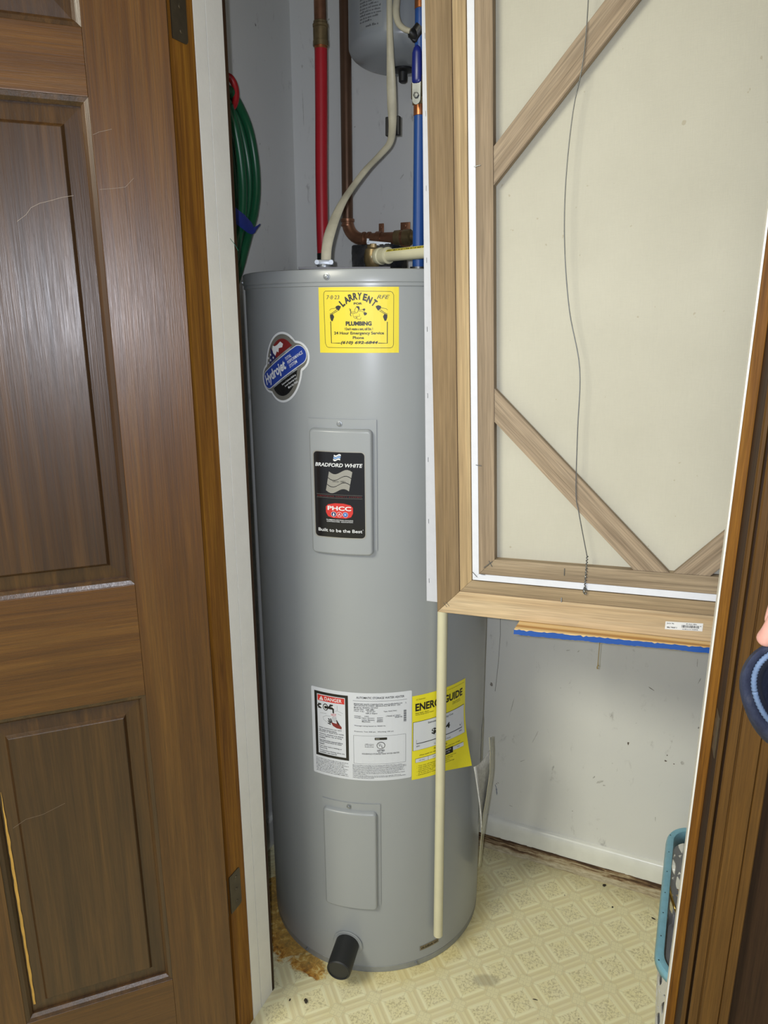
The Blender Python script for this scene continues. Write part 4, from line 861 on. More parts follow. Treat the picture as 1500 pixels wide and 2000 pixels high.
# ------------------------------------------------------------------ expansion tank on the back wall
tc = hv(787, 135, 0.517); tz = tc.z; R = 0.1110
tk = empty('expansion_tank', (tc.x, tc.y, tz)); tag(tk, 'pale grey round-bottomed expansion tank hanging above the heater', 'tank')
prof = [(0.0, tz)] + [(R * math.sin(math.radians(a)) ** 0.72, tz + 0.037 * (1 - math.cos(math.radians(a)))) for a in (3, 8, 16, 24, 34, 44, 54, 64, 74, 84, 90)] + [(R, tz + 0.16), (R, tz + 0.30)] + [(R * math.cos(math.radians(a)), tz + 0.30 + 0.062 * math.sin(math.radians(a))) for a in (15, 30, 45, 60, 75, 88)]
tank = attach(lathe('tank_shell', [(max(r, 0.0005), z) for r, z in prof], tank_m, None, 96, axisM((tc.x, tc.y, 0), (0, 0, 1)), ang=60), tk)
attach(lathe('valve_cap', [(0.022, tz + 0.004), (0.0225, tz - 0.0035), (0.011, tz - 0.005), (0.0095, tz - 0.006), (0.0085, tz - 0.023), (0.006, tz - 0.025)], rubber, None, 20, axisM((tc.x, tc.y, 0), (0, 0, 1))), tk)
def tsurf(x, y, l):
    a0_ = math.radians(-52) + x / R; r = R + 0.0003 + l * 0.0002
    return Vector((tc.x + r * math.sin(a0_), tc.y - r * math.cos(a0_), tz + y))
tp = Print(tsurf, 0.01); tp.rect(0.0, 0.044, 0.058, 0.30, paint('tank_label', (0.36, 0.385, 0.40), 0.4), 0); tl_ = attach(tp.build('tank_label', None), tk)
tp = Print(tsurf, 0.01); dk = paint('tank_print', (0.10, 0.105, 0.11), 0.5)
tp.rect(0.032, 0.108, 0.052, 0.136, dk, 1)
for k in range(9): tp.words(0.004, 0.054, 0.102 - 0.0054 * k, 0.0034, dk, 1, seed=k, fill=(1, .95, 1, .9, 1, .97, 1, .9, .6)[k])
tp.words(0.02, 0.054, 0.050, 0.004, dk, 1, seed=33, fill=0.8)
for k in range(4): tp.words(0.004, 0.05, 0.150 + 0.007 * k, 0.005, dk, 1, seed=60 + k)
attach(tp.build('label_print', None), tl_); tl_.children[0].name = 'label_print'
attach(tube('tank_nipple', [(tc.x, tc.y, tz + 0.35), (tc.x, tc.y, TOPZ)], 0.010, brass, None, 16), tk)
# ------------------------------------------------------------------ power cables
def cab(L): return [hv(x, y, v) for x, y, v, w in L], [(w * 0.00060, 0.0036) for x, y, v, w in L]
L1 = [(760, -190, .372, 9), (760.5, -60, .372, 9), (761, 40, .372, 9.5), (762.5, 110, .372, 12), (764, 160, .38, 15), (765.5, 205, .385, 15.5), (766.5, 245, .385, 13), (762, 278, .375, 12), (742, 303, .36, 12), (716, 330, .33, 12), (692, 361, .30, 12), (671, 392, .26, 13), (655, 425, .23, 16), (644, 456, .205, 17.5), (638, 485, .19, 16), (636.5, 512, .183, 15.5)]
P1, R1 = cab(L1)
c1 = tube('power_cable', P1, R1, cable_m, None, 14, side=(1, -0.25, 0), n=6); tag(c1, 'cream flat power cable curving down to the front of the heater top', 'cable')
bb_ = bmesh.new(); c = hv(766.5, 246, 0.391); M = frame(c, U, (0, 0, 1)); box(bb_, -0.0145, 0.0145, -0.0020, 0.0085, -0.017, 0.017, M, 0.002)
o = frombm('cable_tape', bb_, black_m); tag(o, 'black tape patch behind the long cream cable', 'tape')
L2 = [(778, -190, .375, 10), (777, -70, .375, 10), (775.5, -8, .372, 11), (773.5, 22, .370, 11), (778, 44, .368, 10), (789, 56, .366, 9), (802, 61, .365, 8)]
P2, R2 = cab(L2); c2 = tube('thin_cable', P2, [(a, 0.0048) for a, b in R2], cable_m, None, 14, side=(1, -0.25, 0), n=6); tag(c2, 'short cream cable looping under the tank to a black tape wrap', 'cable')
b = bmesh.new(); c = hv(818, 62, 0.415)
tube_bm(b, [hv(800, 62, .366), hv(806, 66, .370), hv(812, 70, .378)], [(0.0060, 0.0075), (0.0092, 0.009), (0.0125, 0.010)], 10, side=(0, 0, 1))
tube_bm(b, [hv(808, 80, .381), hv(815, 66, .381), hv(824, 52, .381)], [(0.0125, 0.013), (0.0135, 0.014), (0.0120, 0.013)], 10, side=(1, 0, 0))
o = frombm('pipe_tape', b, black_m, None, True, 50); tag(o, 'black tape wrapped round the blue pipe and the short cable', 'tape')
# cable connector on the heater top
c = hv(634, 517, 0.183); cz = 1.4953; M = frame((c.x, c.y, cz), (1, 0, 0), (0, 0, 1))
b = bmesh.new(); lathe_bm(b, [(0.0135, 0), (0.0150, 0.001), (0.0150, 0.0035), (0.0125, 0.0040), (0.0125, 0.008)], 12, M)
box(b, -0.0165, 0.0165, -0.0110, -0.0040, 0.0065, 0.0155, M, 0.0018); box(b, -0.0165, 0.0165, 0.0040, 0.0110, 0.0065, 0.0155, M, 0.0018)
for x in (-0.0125, 0.0125): lathe_bm(b, [(0.0042, -0.0145), (0.0042, -0.0105), (0.0018, -0.010), (0.0018, 0.011)], 12, M @ axisM((x, 0, 0.011), (0, 1, 0)))
lathe_bm(b, [(0.0045, 0.0), (0.0040, 0.0030), (0.001, 0.0036)], 12, M @ axisM((0.0, -0.0135, 0.004), (0, -1, 0)))
o = frombm('cable_connector', b, wire_m, None, True, 30); attach(o, heater); o['label'] = 'zinc cable clamp with bright screws'
# insulation block, relief valve, drain tube
c0 = hv(686, 505, 0.31); c1_ = hv(763, 505, 0.31); w = (c1_ - c0).dot(U); ztp = zof(724, 477, 0.31)
b = bmesh.new(); M = frame((c0.x, c0.y, 1.4945), U, (0, 0, 1)); box(b, 0, w, 0, 0.085, 0, ztp - 1.4945, M, 0.005)
bmesh.ops.subdivide_edges(b, edges=b.edges[:], cuts=3, use_grid_fill=True)
for v_ in b.verts: v_.co += Vector((random.uniform(-1, 1), random.uniform(-1, 1), random.uniform(-1, 1))) * 0.0009
o = frombm('pipe_insulation', b, foam_m, None, True, 60); attach(o, heater); o['label'] = 'black foam insulation block'
ZP = 1.5235; pv = hz(737, 501, ZP)
# vertical drain tube: find the spot on the ray just clear of the heater shell
ax = Vector((-0.0185, 1.558, 0)); d = ray(858, 1500); d2 = Vector((d.x, d.y)); 
lo_, hi_ = 0.9, 1.5
for _ in range(40):
    m = (lo_ + hi_) / 2; lo_, hi_ = (m, hi_) if (Vector((d.x / d.y * m, m)) - Vector((ax.x - 0.003, ax.y))).length > HR + 0.0165 else (lo_, m)
ty_ = lo_; tx_ = hit(858, 1500, (0, ty_, 0), Vector((0, 1, 0))).x
tb = hit(855.5, 1826, (0, ty_, 0), Vector((0, 1, 0)))
dt_ = empty('relief_drain_tube', (tb.x, tb.y, tb.z)); tag(dt_, 'cream plastic drain tube running down the front of the water heater', 'pipe')
PR = 0.0100
topx = hit(861, 1210, (0, ty_, 0), Vector((0, 1, 0))).x; ex = Vector((topx - 0.002, ty_, ZP))
b = bmesh.new(); M = axisM(tb, Vector((topx - 0.002, ty_, ZP - 0.02)) - tb); L_ = (Vector((topx - 0.002, ty_, ZP - 0.02)) - tb).length
lathe_bm(b, [(PR - 0.0022, 0.03), (PR - 0.0022, 0.0), (PR, 0.0005), (PR, L_)], 28, M, cap=False); attach(frombm('vertical_run', b, pvc_m, None, True, 40), dt_)
dr = (Vector((ex.x, ex.y, ZP)) - Vector((pv.x, pv.y, ZP))).normalized()
hs = Vector((pv.x, pv.y, ZP)) + dr * 0.010; he = Vector((ex.x, ex.y, ZP)) - dr * 0.018
attach(tube('level_run', [hs, he], 0.0112, pvc_m, None, 28), dt_)
q = [he - dr * 0.006, he, he + dr * 0.006, ex + Vector((0, 0, -0.004)) - dr * 0.004, ex + Vector((0, 0, -0.014)), ex + Vector((0, 0, -0.032))]
attach(tube('tube_elbow', q, 0.0138, pvc_m, None, 24), dt_)
M = axisM(hs, dr)
attach(lathe('threaded_adapter', [(0.0125, -0.016), (0.0148, -0.015), (0.0148, -0.010), (0.0135, -0.009), (0.0150, -0.007), (0.0158, 0.0), (0.0158, 0.004), (0.0140, 0.006), (0.0142, 0.020), (0.0152, 0.021), (0.0152, 0.026), (0.0118, 0.027)], pvc_m, None, 28, M), dt_)
sd_ = Vector((0, 0, 1)); fr = dr.cross(sd_).normalized()
def psurf(x, y, l):
    t = y / 0.0114; r = 0.0114 + 0.00015 * l
    return hs + dr * x + (fr * -math.cos(t) * (-1) + sd_ * math.sin(t)) * r
if fr.y > 0: fr = -fr
tpr = Print(lambda x, y, l: hs + dr * x + (fr * math.cos(y / 0.0114) + sd_ * math.sin(y / 0.0114)) * (0.0113 + 0.00015 * l), 0)
ytap = paint('yellow_pipe_print', (0.62, 0.52, 0.05), 0.45)
for k in range(4): tpr.rect(0.030, 0.0062 + 0.0016 * k, 0.165, 0.0062 + 0.0016 * (k + 1), ytap, 0)
for k in range(3):
    pass
tpr.words(0.033, 0.16, 0.0094, 0.0046, ink, 1, seed=5); attach(tpr.build('yellow_print_band', None), dt_)
vb = Vector((pv.x, pv.y, ZP)) - dr * 0.012
rv = empty('relief_valve', (vb.x, vb.y, 1.4935)); attach(rv, heater); rv['label'] = 'brass relief valve with a zinc test lever'
def sub(o): o.parent = rv; o.matrix_parent_inverse = (Matrix.Translation((vb.x, vb.y, 1.4935))).inverted(); return o
sub(lathe('valve_body', [(0.010, 1.4935), (0.010, 1.500), (0.0155, 1.505), (0.0185, 1.514), (0.0190, 1.526), (0.0165, 1.537), (0.0125, 1.540), (0.0125, 1.5465), (0.009, 1.548)], brass, None, 24, axisM((vb.x, vb.y, 0), (0, 0, 1))))
sub(lathe('outlet_nut', [(0.0105, -0.020), (0.0145, -0.018), (0.0145, -0.002), (0.012, 0.0)], brass, None, 6, axisM(hs - dr * 0.012, dr)))
M = frame((vb.x, vb.y - 0.002, 1.5495), Vector((1, -0.1, -0.10)), (0, 0, 1)); b = bmesh.new(); box(b, -0.012, 0.034, -0.008, 0.008, 0.0, 0.0022, M, 0.0005); box(b, -0.012, 0.034, -0.0085, -0.0073, -0.005, 0.0022, M, 0.0004); box(b, -0.013, -0.008, -0.009, 0.009, -0.003, 0.006, M, 0.001); lathe_bm(b, [(0.0022, -0.003), (0.0022, 0.020)], 10, M @ axisM((0.022, -0.009, -0.001), (0, 1, 0)))
sub(frombm('test_lever', b, wire_m, None))
# ------------------------------------------------------------------ green hose coil hanging on the left wall
def hu(x, y, u): return hit(x, y, W(u, 0), U)
gh = empty('garden_hose', hu(470, 200, -0.22)); tag(gh, 'coiled green rubber hose hanging on the left closet wall', 'hose')
strands = [([(448, 176), (468, 208), (487, 255), (498, 315), (501, 368), (497, 412), (489, 445), (478, 486), (466, 530), (450, 575)], -0.205),
           ([(446, 190), (463, 225), (478, 280), (487, 340), (487, 395), (480, 440), (470, 486), (458, 535), (445, 575)], -0.222),
           ([(446, 205), (458, 245), (468, 300), (474, 360), (473, 415), (467, 455), (459, 500), (450, 545)], -0.200),
           ([(444, 225), (452, 275), (459, 330), (463, 390), (460, 440), (454, 490), (446, 540)], -0.225)]
for st_, uu in strands:
    R_ = [hu(x, y, uu) for x, y in st_]
    Lf = [hu(432, 590, uu - 0.005), hu(405, 540, uu - 0.012), hu(392, 450, uu - 0.015), hu(392, 340, uu - 0.015), hu(402, 240, uu - 0.012), hu(425, 180, uu - 0.006), R_[0]]
    attach(tube('hose_loop', R_ + Lf, 0.0092, green_hose, None, 14, n=5), gh)
o = attach(tube('red_hose_end', [hu(440, 148, -0.212), hu(450, 152, -0.205), hu(458, 166, -0.200), hu(461, 184, -0.198), hu(458, 203, -0.200), hu(448, 216, -0.205)], 0.0068, red_rub, None, 14, n=6), gh); o['label'] = 'red end of the hose'
o = attach(tube('hose_tie', [hu(445, 408, -0.190), hu(460, 421, -0.184), hu(474, 432, -0.182), hu(487, 444, -0.184), hu(494, 450, -0.184), hu(500, 446, -0.182), hu(508, 438, -0.182)], [(0.0125, 0.002), (0.0130, 0.002), (0.0135, 0.002), (0.0120, 0.002), (0.0075, 0.0016), (0.0042, 0.0012), (0.0016, 0.0008)], blue_tape, None, 10, side=(0.2, 0, 1), n=4), gh); o['label'] = 'blue cloth tie around the coil'
th = tube('green_thread', [hv(447.5, 466, -0.02), hv(451, 471, -0.012), hv(455, 476, -0.006), hv(460, 484, 0.0), hv(463, 490, 0.006)], 0.0004, paint('thread_green', (0.02, 0.16, 0.12), 0.7), None, 6, n=3)
th.location = U * 0.0022; tag(th, 'loose green thread stuck on the white door jamb', 'thread')
# ------------------------------------------------------------------ framed canvas seen from behind
P0 = Vector((0.0936, 1.1953, 0.9125)); ER = Vector((0.919, -0.3904, 0.0543)); UPV = Vector((-0.0347, 0.057, 0.9978))
PM = frame(P0, ER, UPV); pic = empty('framed_canvas', M=PM)
tag(pic, 'back of a large framed canvas with diagonal wooden braces standing on the shelf', 'picture')
PW, PH = 0.758, 1.078
def member(name, o0, o1, side, y0, y1, mat, bev=0.0006, parent=None, gap=0.00015):
    a0, b0, a1, b1 = o0, o0, PW - o0, PH - o0; c0, d0, c1, d1 = o1, o1, PW - o1, PH - o1
    q = {'left': [(a0, b0), (c0, d0), (c0, d1), (a0, b1)], 'right': [(a1, b0), (a1, b1), (c1, d1), (c1, d0)], 'bottom': [(a0, b0), (a1, b0), (c1, d0), (c0, d0)], 'top': [(a0, b1), (c0, d1), (c1, d1), (a1, b1)]}[side]
    cx = sum(p[0] for p in q) / 4; cy = sum(p[1] for p in q) / 4
    return prism(name, q, y0, y1, mat, parent or pic, bev)
for sd in ('left', 'right', 'bottom', 'top'):
    v_ = sd in ('left', 'right')
    member('frame_side', 0.0, 0.0410, sd, 0.0, 0.030, frame_v if v_ else frame_h, 0.0010)
    member('inner_moulding', 0.0420, 0.0628, sd, 0.0015, 0.022, mould_v if v_ else mould_h, 0.0008)
    member('groove_strip', 0.0405, 0.0425, sd, 0.0030, 0.020, bar_v if v_ else bar_h, 0)
    member('lip_strip', 0.0595, 0.0640, sd, 0.0060, 0.024, mould_v if v_ else frame_h, 0.0004)
    member('stretcher_bar', 0.0768, 0.1040, sd, -0.0030, 0.015, bar_v if v_ else bar_h, 0.0010)
canvas_m, nt, b_ = newmat('raw_canvas_cloth'); vv_ = objvec(nt)
cc = ramp(nt, noise(nt, vv_, 5, 4), [(0.3, (0.50, 0.48, 0.395)), (0.7, (0.55, 0.53, 0.44))])
sp1 = noise(nt, vv_, 75, 2, 0.5); cc = mix(nt, ramp(nt, sp1, [(0.735, (0, 0, 0)), (0.76, (0.5,) * 3)]), cc, (0.36, 0.30, 0.20))
wv = noise(nt, objvec(nt, (900, 900, 60)), 1, 2); wh = noise(nt, objvec(nt, (60, 60, 900)), 1, 2)
lnk(nt, mix(nt, 0.12, cc, mix(nt, 0.5, wv, wh), 'MULTIPLY'), b_.inputs['Base Color']); b_.inputs['Roughness'].default_value = 0.85
bump(nt, b_, mth(nt, 'ADD', wv, wh), 0.35, 0.0006)
gess = paint('white_primed_canvas', (0.54, 0.555, 0.61), 0.5, 0, 0.03, 60, 0.3, 300)
cv = boxobj('canvas_sheet', (0.0765, PW - 0.0765, 0.0152, 0.0168, 0.0765, PH - 0.0765), canvas_m, pic)
gess2 = paint('bright_canvas_fold', (0.68, 0.70, 0.76), 0.5, 0, 0.03, 60, 0.3, 300)
for sd in ('left', 'right', 'bottom', 'top'): o = member('canvas_fold', 0.0652, 0.0765, sd, -0.0018, 0.016, gess2, 0.0006); o['label'] = 'white primed edge of the canvas'
member('gap_shade_strip', 0.0636, 0.0655, 'left', 0.010, 0.012, black_m, 0)  # black strip paints the shade between moulding and canvas fold
def brace(p, q, w):
    d = Vector(q) - Vector(p); L = d.length; ang = math.atan2(d.y, d.x)
    o = empty('x'); bpy.data.objects.remove(o)
    b = bmesh.new(); h = w / 2
    # ends cut to meet the bars
    def cut(end, s): return end
    pts = p_poly(p, q, w)
    c, s_ = math.cos(-ang), math.sin(-ang)
    loc = [((x - p[0]) * c - (y - p[1]) * s_, (x - p[0]) * s_ + (y - p[1]) * c) for x, y in pts]
    A = [b.verts.new((x, -0.0020, z)) for x, z in loc]; B = [b.verts.new((x, 0.0115, z)) for x, z in loc]; n = len(A)
    fs = [b.faces.new(A), b.faces.new(B[::-1])]
    for i in range(n): b.faces.new((A[i], B[i], B[(i + 1) % n], A[(i + 1) % n]))
    bmesh.ops.bevel(b, geom=list(fs[0].edges), offset=0.0010, segments=2, affect='EDGES')
    o = frombm('diagonal_brace', b, brace_w, pic); o.matrix_parent_inverse = Matrix(); o.location = (p[0], 0, p[1]); o.rotation_euler = (0, -ang, 0); return o
def p_poly(p, q, w):
    """p on a side bar, q on the bottom or top bar: parallelogram ends flush with the bars"""
    d = Vector(q) - Vector(p); hv_ = w / 2 / abs(d.x / d.length); hh = w / 2 / abs(d.y / d.length)
    sx = 1 if d.x > 0 else -1; sy = 1 if d.y > 0 else -1
    return [(p[0], p[1] + sy * hv_), (p[0], p[1] - sy * hv_), (q[0] + sx * hh, q[1]), (q[0] - sx * hh, q[1])]
MX, MY = PW / 2, PH / 2
brace((0.1040, 0.3600), (0.3505, 0.1040 + 0.0), 0.037)
brace((0.1040, 0.7150), (0.3505, PH - 0.1040), 0.037)
brace((PW - 0.1040, 0.3600), (PW - 0.3505, 0.1040), 0.037)
brace((PW - 0.1040, 0.7150), (PW - 0.3505, PH - 0.1040), 0.037)
wp = [(0.2390, PH - 0.05), (0.2380, 0.910), (0.2330, 0.835), (0.2200, 0.770), (0.2120, 0.680), (0.2118, 0.592), (0.2200, 0.500), (0.2368, 0.414), (0.2355, 0.320), (0.2350, 0.225), (0.2400, 0.192), (0.2545, 0.120)]
pwire = tube('hanging_wire', [(x, -0.0050 if i not in (4, 5) else -0.0070, z) for i, (x, z) in enumerate(wp)], 0.00075, steel_d, pic, 8, n=6)
tw = []
for k in range(60): t = k / 59; tw.append((0.2545 - 0.003 * t + 0.0011 * math.cos(k * 1.3), -0.0050 + 0.0011 * math.sin(k * 1.3), 0.122 - 0.060 * t))
tube('wire_twist', tw, 0.0009, steel_d, pic, 6)
tube('screw_eye', [(0.2520 + 0.0028 * math.cos(t), -0.0020 - 0.0012 * (k % 2), 0.0640 + 0.0055 * math.sin(t)) for k, t in enumerate([2 * math.pi * j / 12 for j in range(12)])] + [(0.2530, 0.0, 0.0575)], 0.0009, steel_d, pic, 6)
def stp(x0, z0, x1, z1, y=-0.0042, r=0.0006): return tube('staple', [(x0, y, z0), (x1, y, z1)], r, steel_d, pic, 6)
for a_ in ((0.0745, 0.717, 0.0850, 0.718), (0.0735, 0.263, 0.0830, 0.262), (0.2190, 0.0870, 0.2192, 0.0990), (0.0660, 0.0800, 0.0740, 0.0715), (0.1005, 0.1010, 0.0860, 0.0890), (0.0945, 0.1015, 0.1000, 0.0920), (0.0800, 0.0775, 0.0880, 0.0770)): stp(*a_)
for a_ in ((0.0120, 0.0180, 0.0180, 0.0110), (0.0160, 0.0200, 0.0225, 0.0130)): stp(*a_, y=-0.0004, r=0.0004)
nl = bmesh.new(); tube_bm(nl, [(0.2145, 0.001, 0.0475), (0.2145, -0.0010, 0.0405)], 0.0009, 6); frombm('nail', nl, steel_d, pic)
tgp = Print(lambda x, y, l: Vector((0.3735 + x * 0.9985 + y * 0.05, -0.0003 - l * 0.0002, 0.0128 + y + x * 0.05)), 0)
tgp.rect(0, 0, 0.0535, 0.0128, paint('tag_white', (0.74, 0.75, 0.76), 0.5), 0); tg = tgp.build('barcode_sticker', pic)
tgb = Print(tgp.f, 0)
tgb.text('No. A HC', 0.0070, 0.0098, 0.0105, 0.0022, ink, 1, rot=math.pi, bold=0.02); tgb.text('1.096.7M', 0.0100, 0.0035, 0.0140, 0.0024, ink, 1, rot=math.pi, bold=0.02)
rd = random.Random(8); x = 0.0235
while x < 0.0485: w = rd.uniform(0.0002, 0.0008); tgb.rect(x, 0.0042, x + w, 0.0085, ink, 1); x += w + rd.uniform(0.0002, 0.0006)
tgb.words(0.0295, 0.045, 0.0106, 0.0014, ink, 1, seed=1); tgb.words(0.0250, 0.048, 0.0020, 0.0014, ink, 1, seed=2); tgb.ell(0.0505, 0.0078, 0.0007, 0.0007, ink, 1)
tgb.build('label_print', tg)
# white-edged canvas standing behind it
wc = empty('white_canvas', M=frame(P0 + PM.to_3x3() @ Vector((0, 0.036, 0)), ER, UPV)); tag(wc, 'white-edged stretched canvas standing behind the framed canvas', 'picture')
MI = wc.matrix_world.inverted(); nrm = PM.to_3x3() @ Vector((0, 1, 0))
def onw(x, y): q = MI @ hit(x, y, wc.matrix_world.translation, nrm); return q.x, q.z
k0 = onw(823, 0); k1 = onw(827, 560); k2 = onw(833, 1174); k3 = onw(852, 1179)
sl = (k0[0] - k2[0]) / (k0[1] - k2[1]); zt_ = 1.05
wl_ = [(k2[0], k2[1]), (k3[0] + 0.62, k2[1] - 0.012), (k3[0] + 0.62 + sl * zt_, zt_), (k2[0] + sl * (zt_ - k2[1]), zt_)]
o = prism('stretched_canvas', wl_, 0.0, 0.034, gess, wc, 0.0015)
for k in range(9): tube('staple', [(k2[0] + 0.006 + sl * (k * 0.11), -0.0004, 0.04 + k * 0.11), (k2[0] + 0.006 + sl * (k * 0.11), -0.0004, 0.048 + k * 0.11)], 0.0004, steel_d, wc, 6)
# ------------------------------------------------------------------ pine shelf with a blue-painted front edge
pine_m, nt, b_ = newmat('pine_board'); v1_ = objvec(nt, (2.2, 11, 9)); wvn = nt.nodes.new('ShaderNodeTexWave'); wvn.wave_type = 'RINGS'
wvn.inputs['Scale'].default_value = 1.1; wvn.inputs['Distortion'].default_value = 5; wvn.inputs['Detail'].default_value = 3; wvn.inputs['Detail Scale'].default_value = 0.7
lnk(nt, objvec(nt, (1.6, 13, 6), loc=(-0.45, -0.6, 0)), wvn.inputs['Vector'])
lnk(nt, ramp(nt, wvn.outputs['Fac'], [(0.05, (0.42, 0.22, 0.07)), (0.35, (0.62, 0.40, 0.16)), (0.8, (0.72, 0.52, 0.26))]), b_.inputs['Base Color']); b_.inputs['Roughness'].default_value = 0.5
blue_paint, nt, b_ = newmat('chipped_blue_paint'); nn_ = noise(nt, objvec(nt, (60, 200, 500)), 1, 4, 0.7)
lnk(nt, mix(nt, ramp(nt, nn_, [(0.70, (0, 0, 0)), (0.74, (0.8,) * 3)]), (0.014, 0.082, 0.36), (0.35, 0.45, 0.55)), b_.inputs['Base Color']); b_.inputs['Roughness'].default_value = 0.4
ERn = ER.normalized(); SM = frame(P0, ERn, (0, 0, 1)); shelf = empty('pine_shelf', M=SM); tag(shelf, 'thin pine shelf board with a chipped blue front edge under the framed canvas', 'shelf')
SI = SM.inverted(); pn_ = ERn.cross(V).normalized()
def spt(u, v): 
    w = W(u, v); z = P0.z - ((w.x - P0.x) * pn_.x + (w.y - P0.y) * pn_.y) / pn_.z; return SI @ Vector((w.x, w.y, z - 0.0006))
cs_ = [spt(0.4776, 0.0524), spt(1.128, 0.0966), spt(1.128, 0.634), spt(0.4760, 0.634)]
TH_ = 0.0098; up_ = SI.to_3x3() @ Vector((0, 0, 1)); b = bmesh.new()
A = [b.verts.new(p) for p in cs_]; B = [b.verts.new(p - up_ * TH_) for p in cs_]; b.faces.new(A); b.faces.new(B[::-1])
for i in range(4): b.faces.new((A[i], B[i], B[(i + 1) % 4], A[(i + 1) % 4]))
bmesh.ops.bevel(b, geom=b.edges[:], offset=0.0006, segments=1, affect='EDGES')
frombm('shelf_board', b, pine_m, shelf)
b = bmesh.new(); n = 160; fr_ = (cs_[1] - cs_[0]); out_ = (cs_[0] - cs_[3]).normalized(); tops = []; rnd = random.Random(5)
T = []; Bm = []; T2 = []
for i in range(n + 1):
    p_ = cs_[0] + fr_ * (i / n); j = rnd.uniform(0.0, 0.0014) + (0.0015 if rnd.random() < 0.06 else 0)
    T.append(b.verts.new(p_ + out_ * 0.0009 - up_ * j)); Bm.append(b.verts.new(p_ + out_ * 0.0009 - up_ * (TH_ - 0.0012 * rnd.random()))); T2.append(b.verts.new(p_ - out_ * 0.0005 - up_ * j))
for i in range(n): b.faces.new((T[i], T[i + 1], Bm[i + 1], Bm[i])); b.faces.new((T[i], T2[i], T2[i + 1], T[i + 1]))
o = frombm('painted_edge', b, blue_paint, shelf); o['label'] = 'front edge painted blue, chipped'
wbox('shelf_cleat', 1.100, 1.128, 0.12, 0.63, 0.895, 0.925, frame_h, None).name = 'shelf_cleat'
o = bpy.data.objects['shelf_cleat']; attach(o, shelf)
s0 = hv(1169.5, 1262, 0.30); s0.z = (SM @ spt((s0 - A0).dot(U), 0.30)).z - TH_ ; s1 = hv(1167, 1306, 0.30)
cord = tube('hanging_cord', [s0, s0 + (s1 - s0) * 0.5 + Vector((0.0006, 0, 0)), s1 + Vector((0, 0, 0.014)), s1 + Vector((0.001, 0, 0.007)), s1 + Vector((-0.001, 0, 0.004)), s1], [0.0008, 0.0008, 0.0008, 0.0018, 0.0008, 0.0016], paint('amber_cord', (0.36, 0.27, 0.10), 0.4), None, 8, n=4)
tag(cord, 'short amber-coloured cord hanging under the pine shelf', 'cord')
# ------------------------------------------------------------------ manual pouch on the heater's right side
pouch = empty('document_pouch', W(0.338, 0.33, 0.25)); tag(pouch, 'plastic document pouch bulging off the right side of the water heater', 'pouch')
def sheet(name, rows, mat, thick=0.0006, vmid=0.012, n=7):
    vs = []; fs = []
    for (ul, vl, ur, vr, z) in rows:
        for k in range(n + 1): t = k / n; vs.append(W(ul + (ur - ul) * t, vl + (vr - vl) * t - vmid * math.sin(math.pi * t), z + 0.006 * math.sin(t * 3)))
    for j in range(len(rows) - 1):
        for k in range(n): a = j * (n + 1) + k; fs.append((a, a + 1, a + n + 2, a + n + 1))
    o = pydata(name, vs, fs, mat, None, True, 80); m = o.modifiers.new('s', 'SOLIDIFY'); m.thickness = thick; attach(o, pouch); return o
news = paint('printed_manual_paper', (0.50, 0.50, 0.49), 0.7, 0, 0.22, 160)
film, nt, b_ = newmat('cloudy_plastic_film'); b_.inputs['Base Color'].default_value = (0.60, 0.58, 0.44, 1); b_.inputs['Roughness'].default_value = 0.18; b_.inputs['Alpha'].default_value = 0.72
def zr(x, y, v=0.33): return hv(x, y, v).z
def ur_(x, y, v=0.33): return (hv(x, y, v) - A0).dot(U)
Lp = [(925, 1498), (927.5, 1512), (931, 1535), (935, 1563), (938, 1590), (940, 1615)]; Rp = [(958, 1462), (961, 1490), (958, 1523), (951, 1560), (945, 1588), (941, 1616)]
rows = [(ur_(a[0], a[1], 0.295), 0.295, ur_(b[0], b[1], 0.375), 0.375, 0) for a, b in zip(Lp, Rp)]
vs = []; fs = []; n = 8
for a, b in zip(Lp, Rp):
    pa = hv(a[0], a[1], 0.285); pb = hv(b[0], b[1], 0.375)
    for k in range(n + 1): t = k / n; q = pa.lerp(pb, t) - V * 0.006 * math.sin(math.pi * t); q.z += -0.006 * math.sin(math.pi * t) * (1 if a is Lp[0] else 0.3); vs.append(q)
for j in range(5):
    for k in range(n): c = j * (n + 1) + k; fs.append((c, c + 1, c + n + 2, c + n + 1))
o = pydata('folded_manual', vs, fs, news, None, True, 80); m = o.modifiers.new('s', 'SOLIDIFY'); m.thickness = 0.0022; attach(o, pouch); o['label'] = 'folded white manual inside the pouch'
Lf = [(955, 1440), (957, 1470), (956, 1510), (950, 1552), (943, 1590), (939, 1640), (935, 1690)]; Rf = [(963, 1438), (964, 1468), (963.5, 1505), (958.5, 1543), (951, 1590), (944, 1640), (939, 1692)]
vs = []; fs = []; n = 4
for a, b in zip(Lf, Rf):
    pa = hv(a[0], a[1], 0.315); pb = hv(b[0], b[1], 0.385)
    for k in range(n + 1): vs.append(pa.lerp(pb, k / n) - V * 0.003 * math.sin(math.pi * k / n))
for j in range(len(Lf) - 1):
    for k in range(n): c = j * (n + 1) + k; fs.append((c, c + 1, c + n + 2, c + n + 1))
o = pydata('plastic_film', vs, fs, film, None, True, 80); m = o.modifiers.new('s', 'SOLIDIFY'); m.thickness = 0.0008; attach(o, pouch)
# back of the pouch lying against the heater
vs = []; fs = []
for j in range(9):
    z = 0.235 + 0.27 * j / 8
    for k in range(5): vs.append(HM @ cyl(0.3300 + 0.030 * k, z, HR + 0.0012))
for j in range(8):
    for k in range(4): c = j * 5 + k; fs.append((c, c + 1, c + 6, c + 5))
o = pydata('pouch_back', vs, fs, film, None, True, 80); attach(o, pouch)
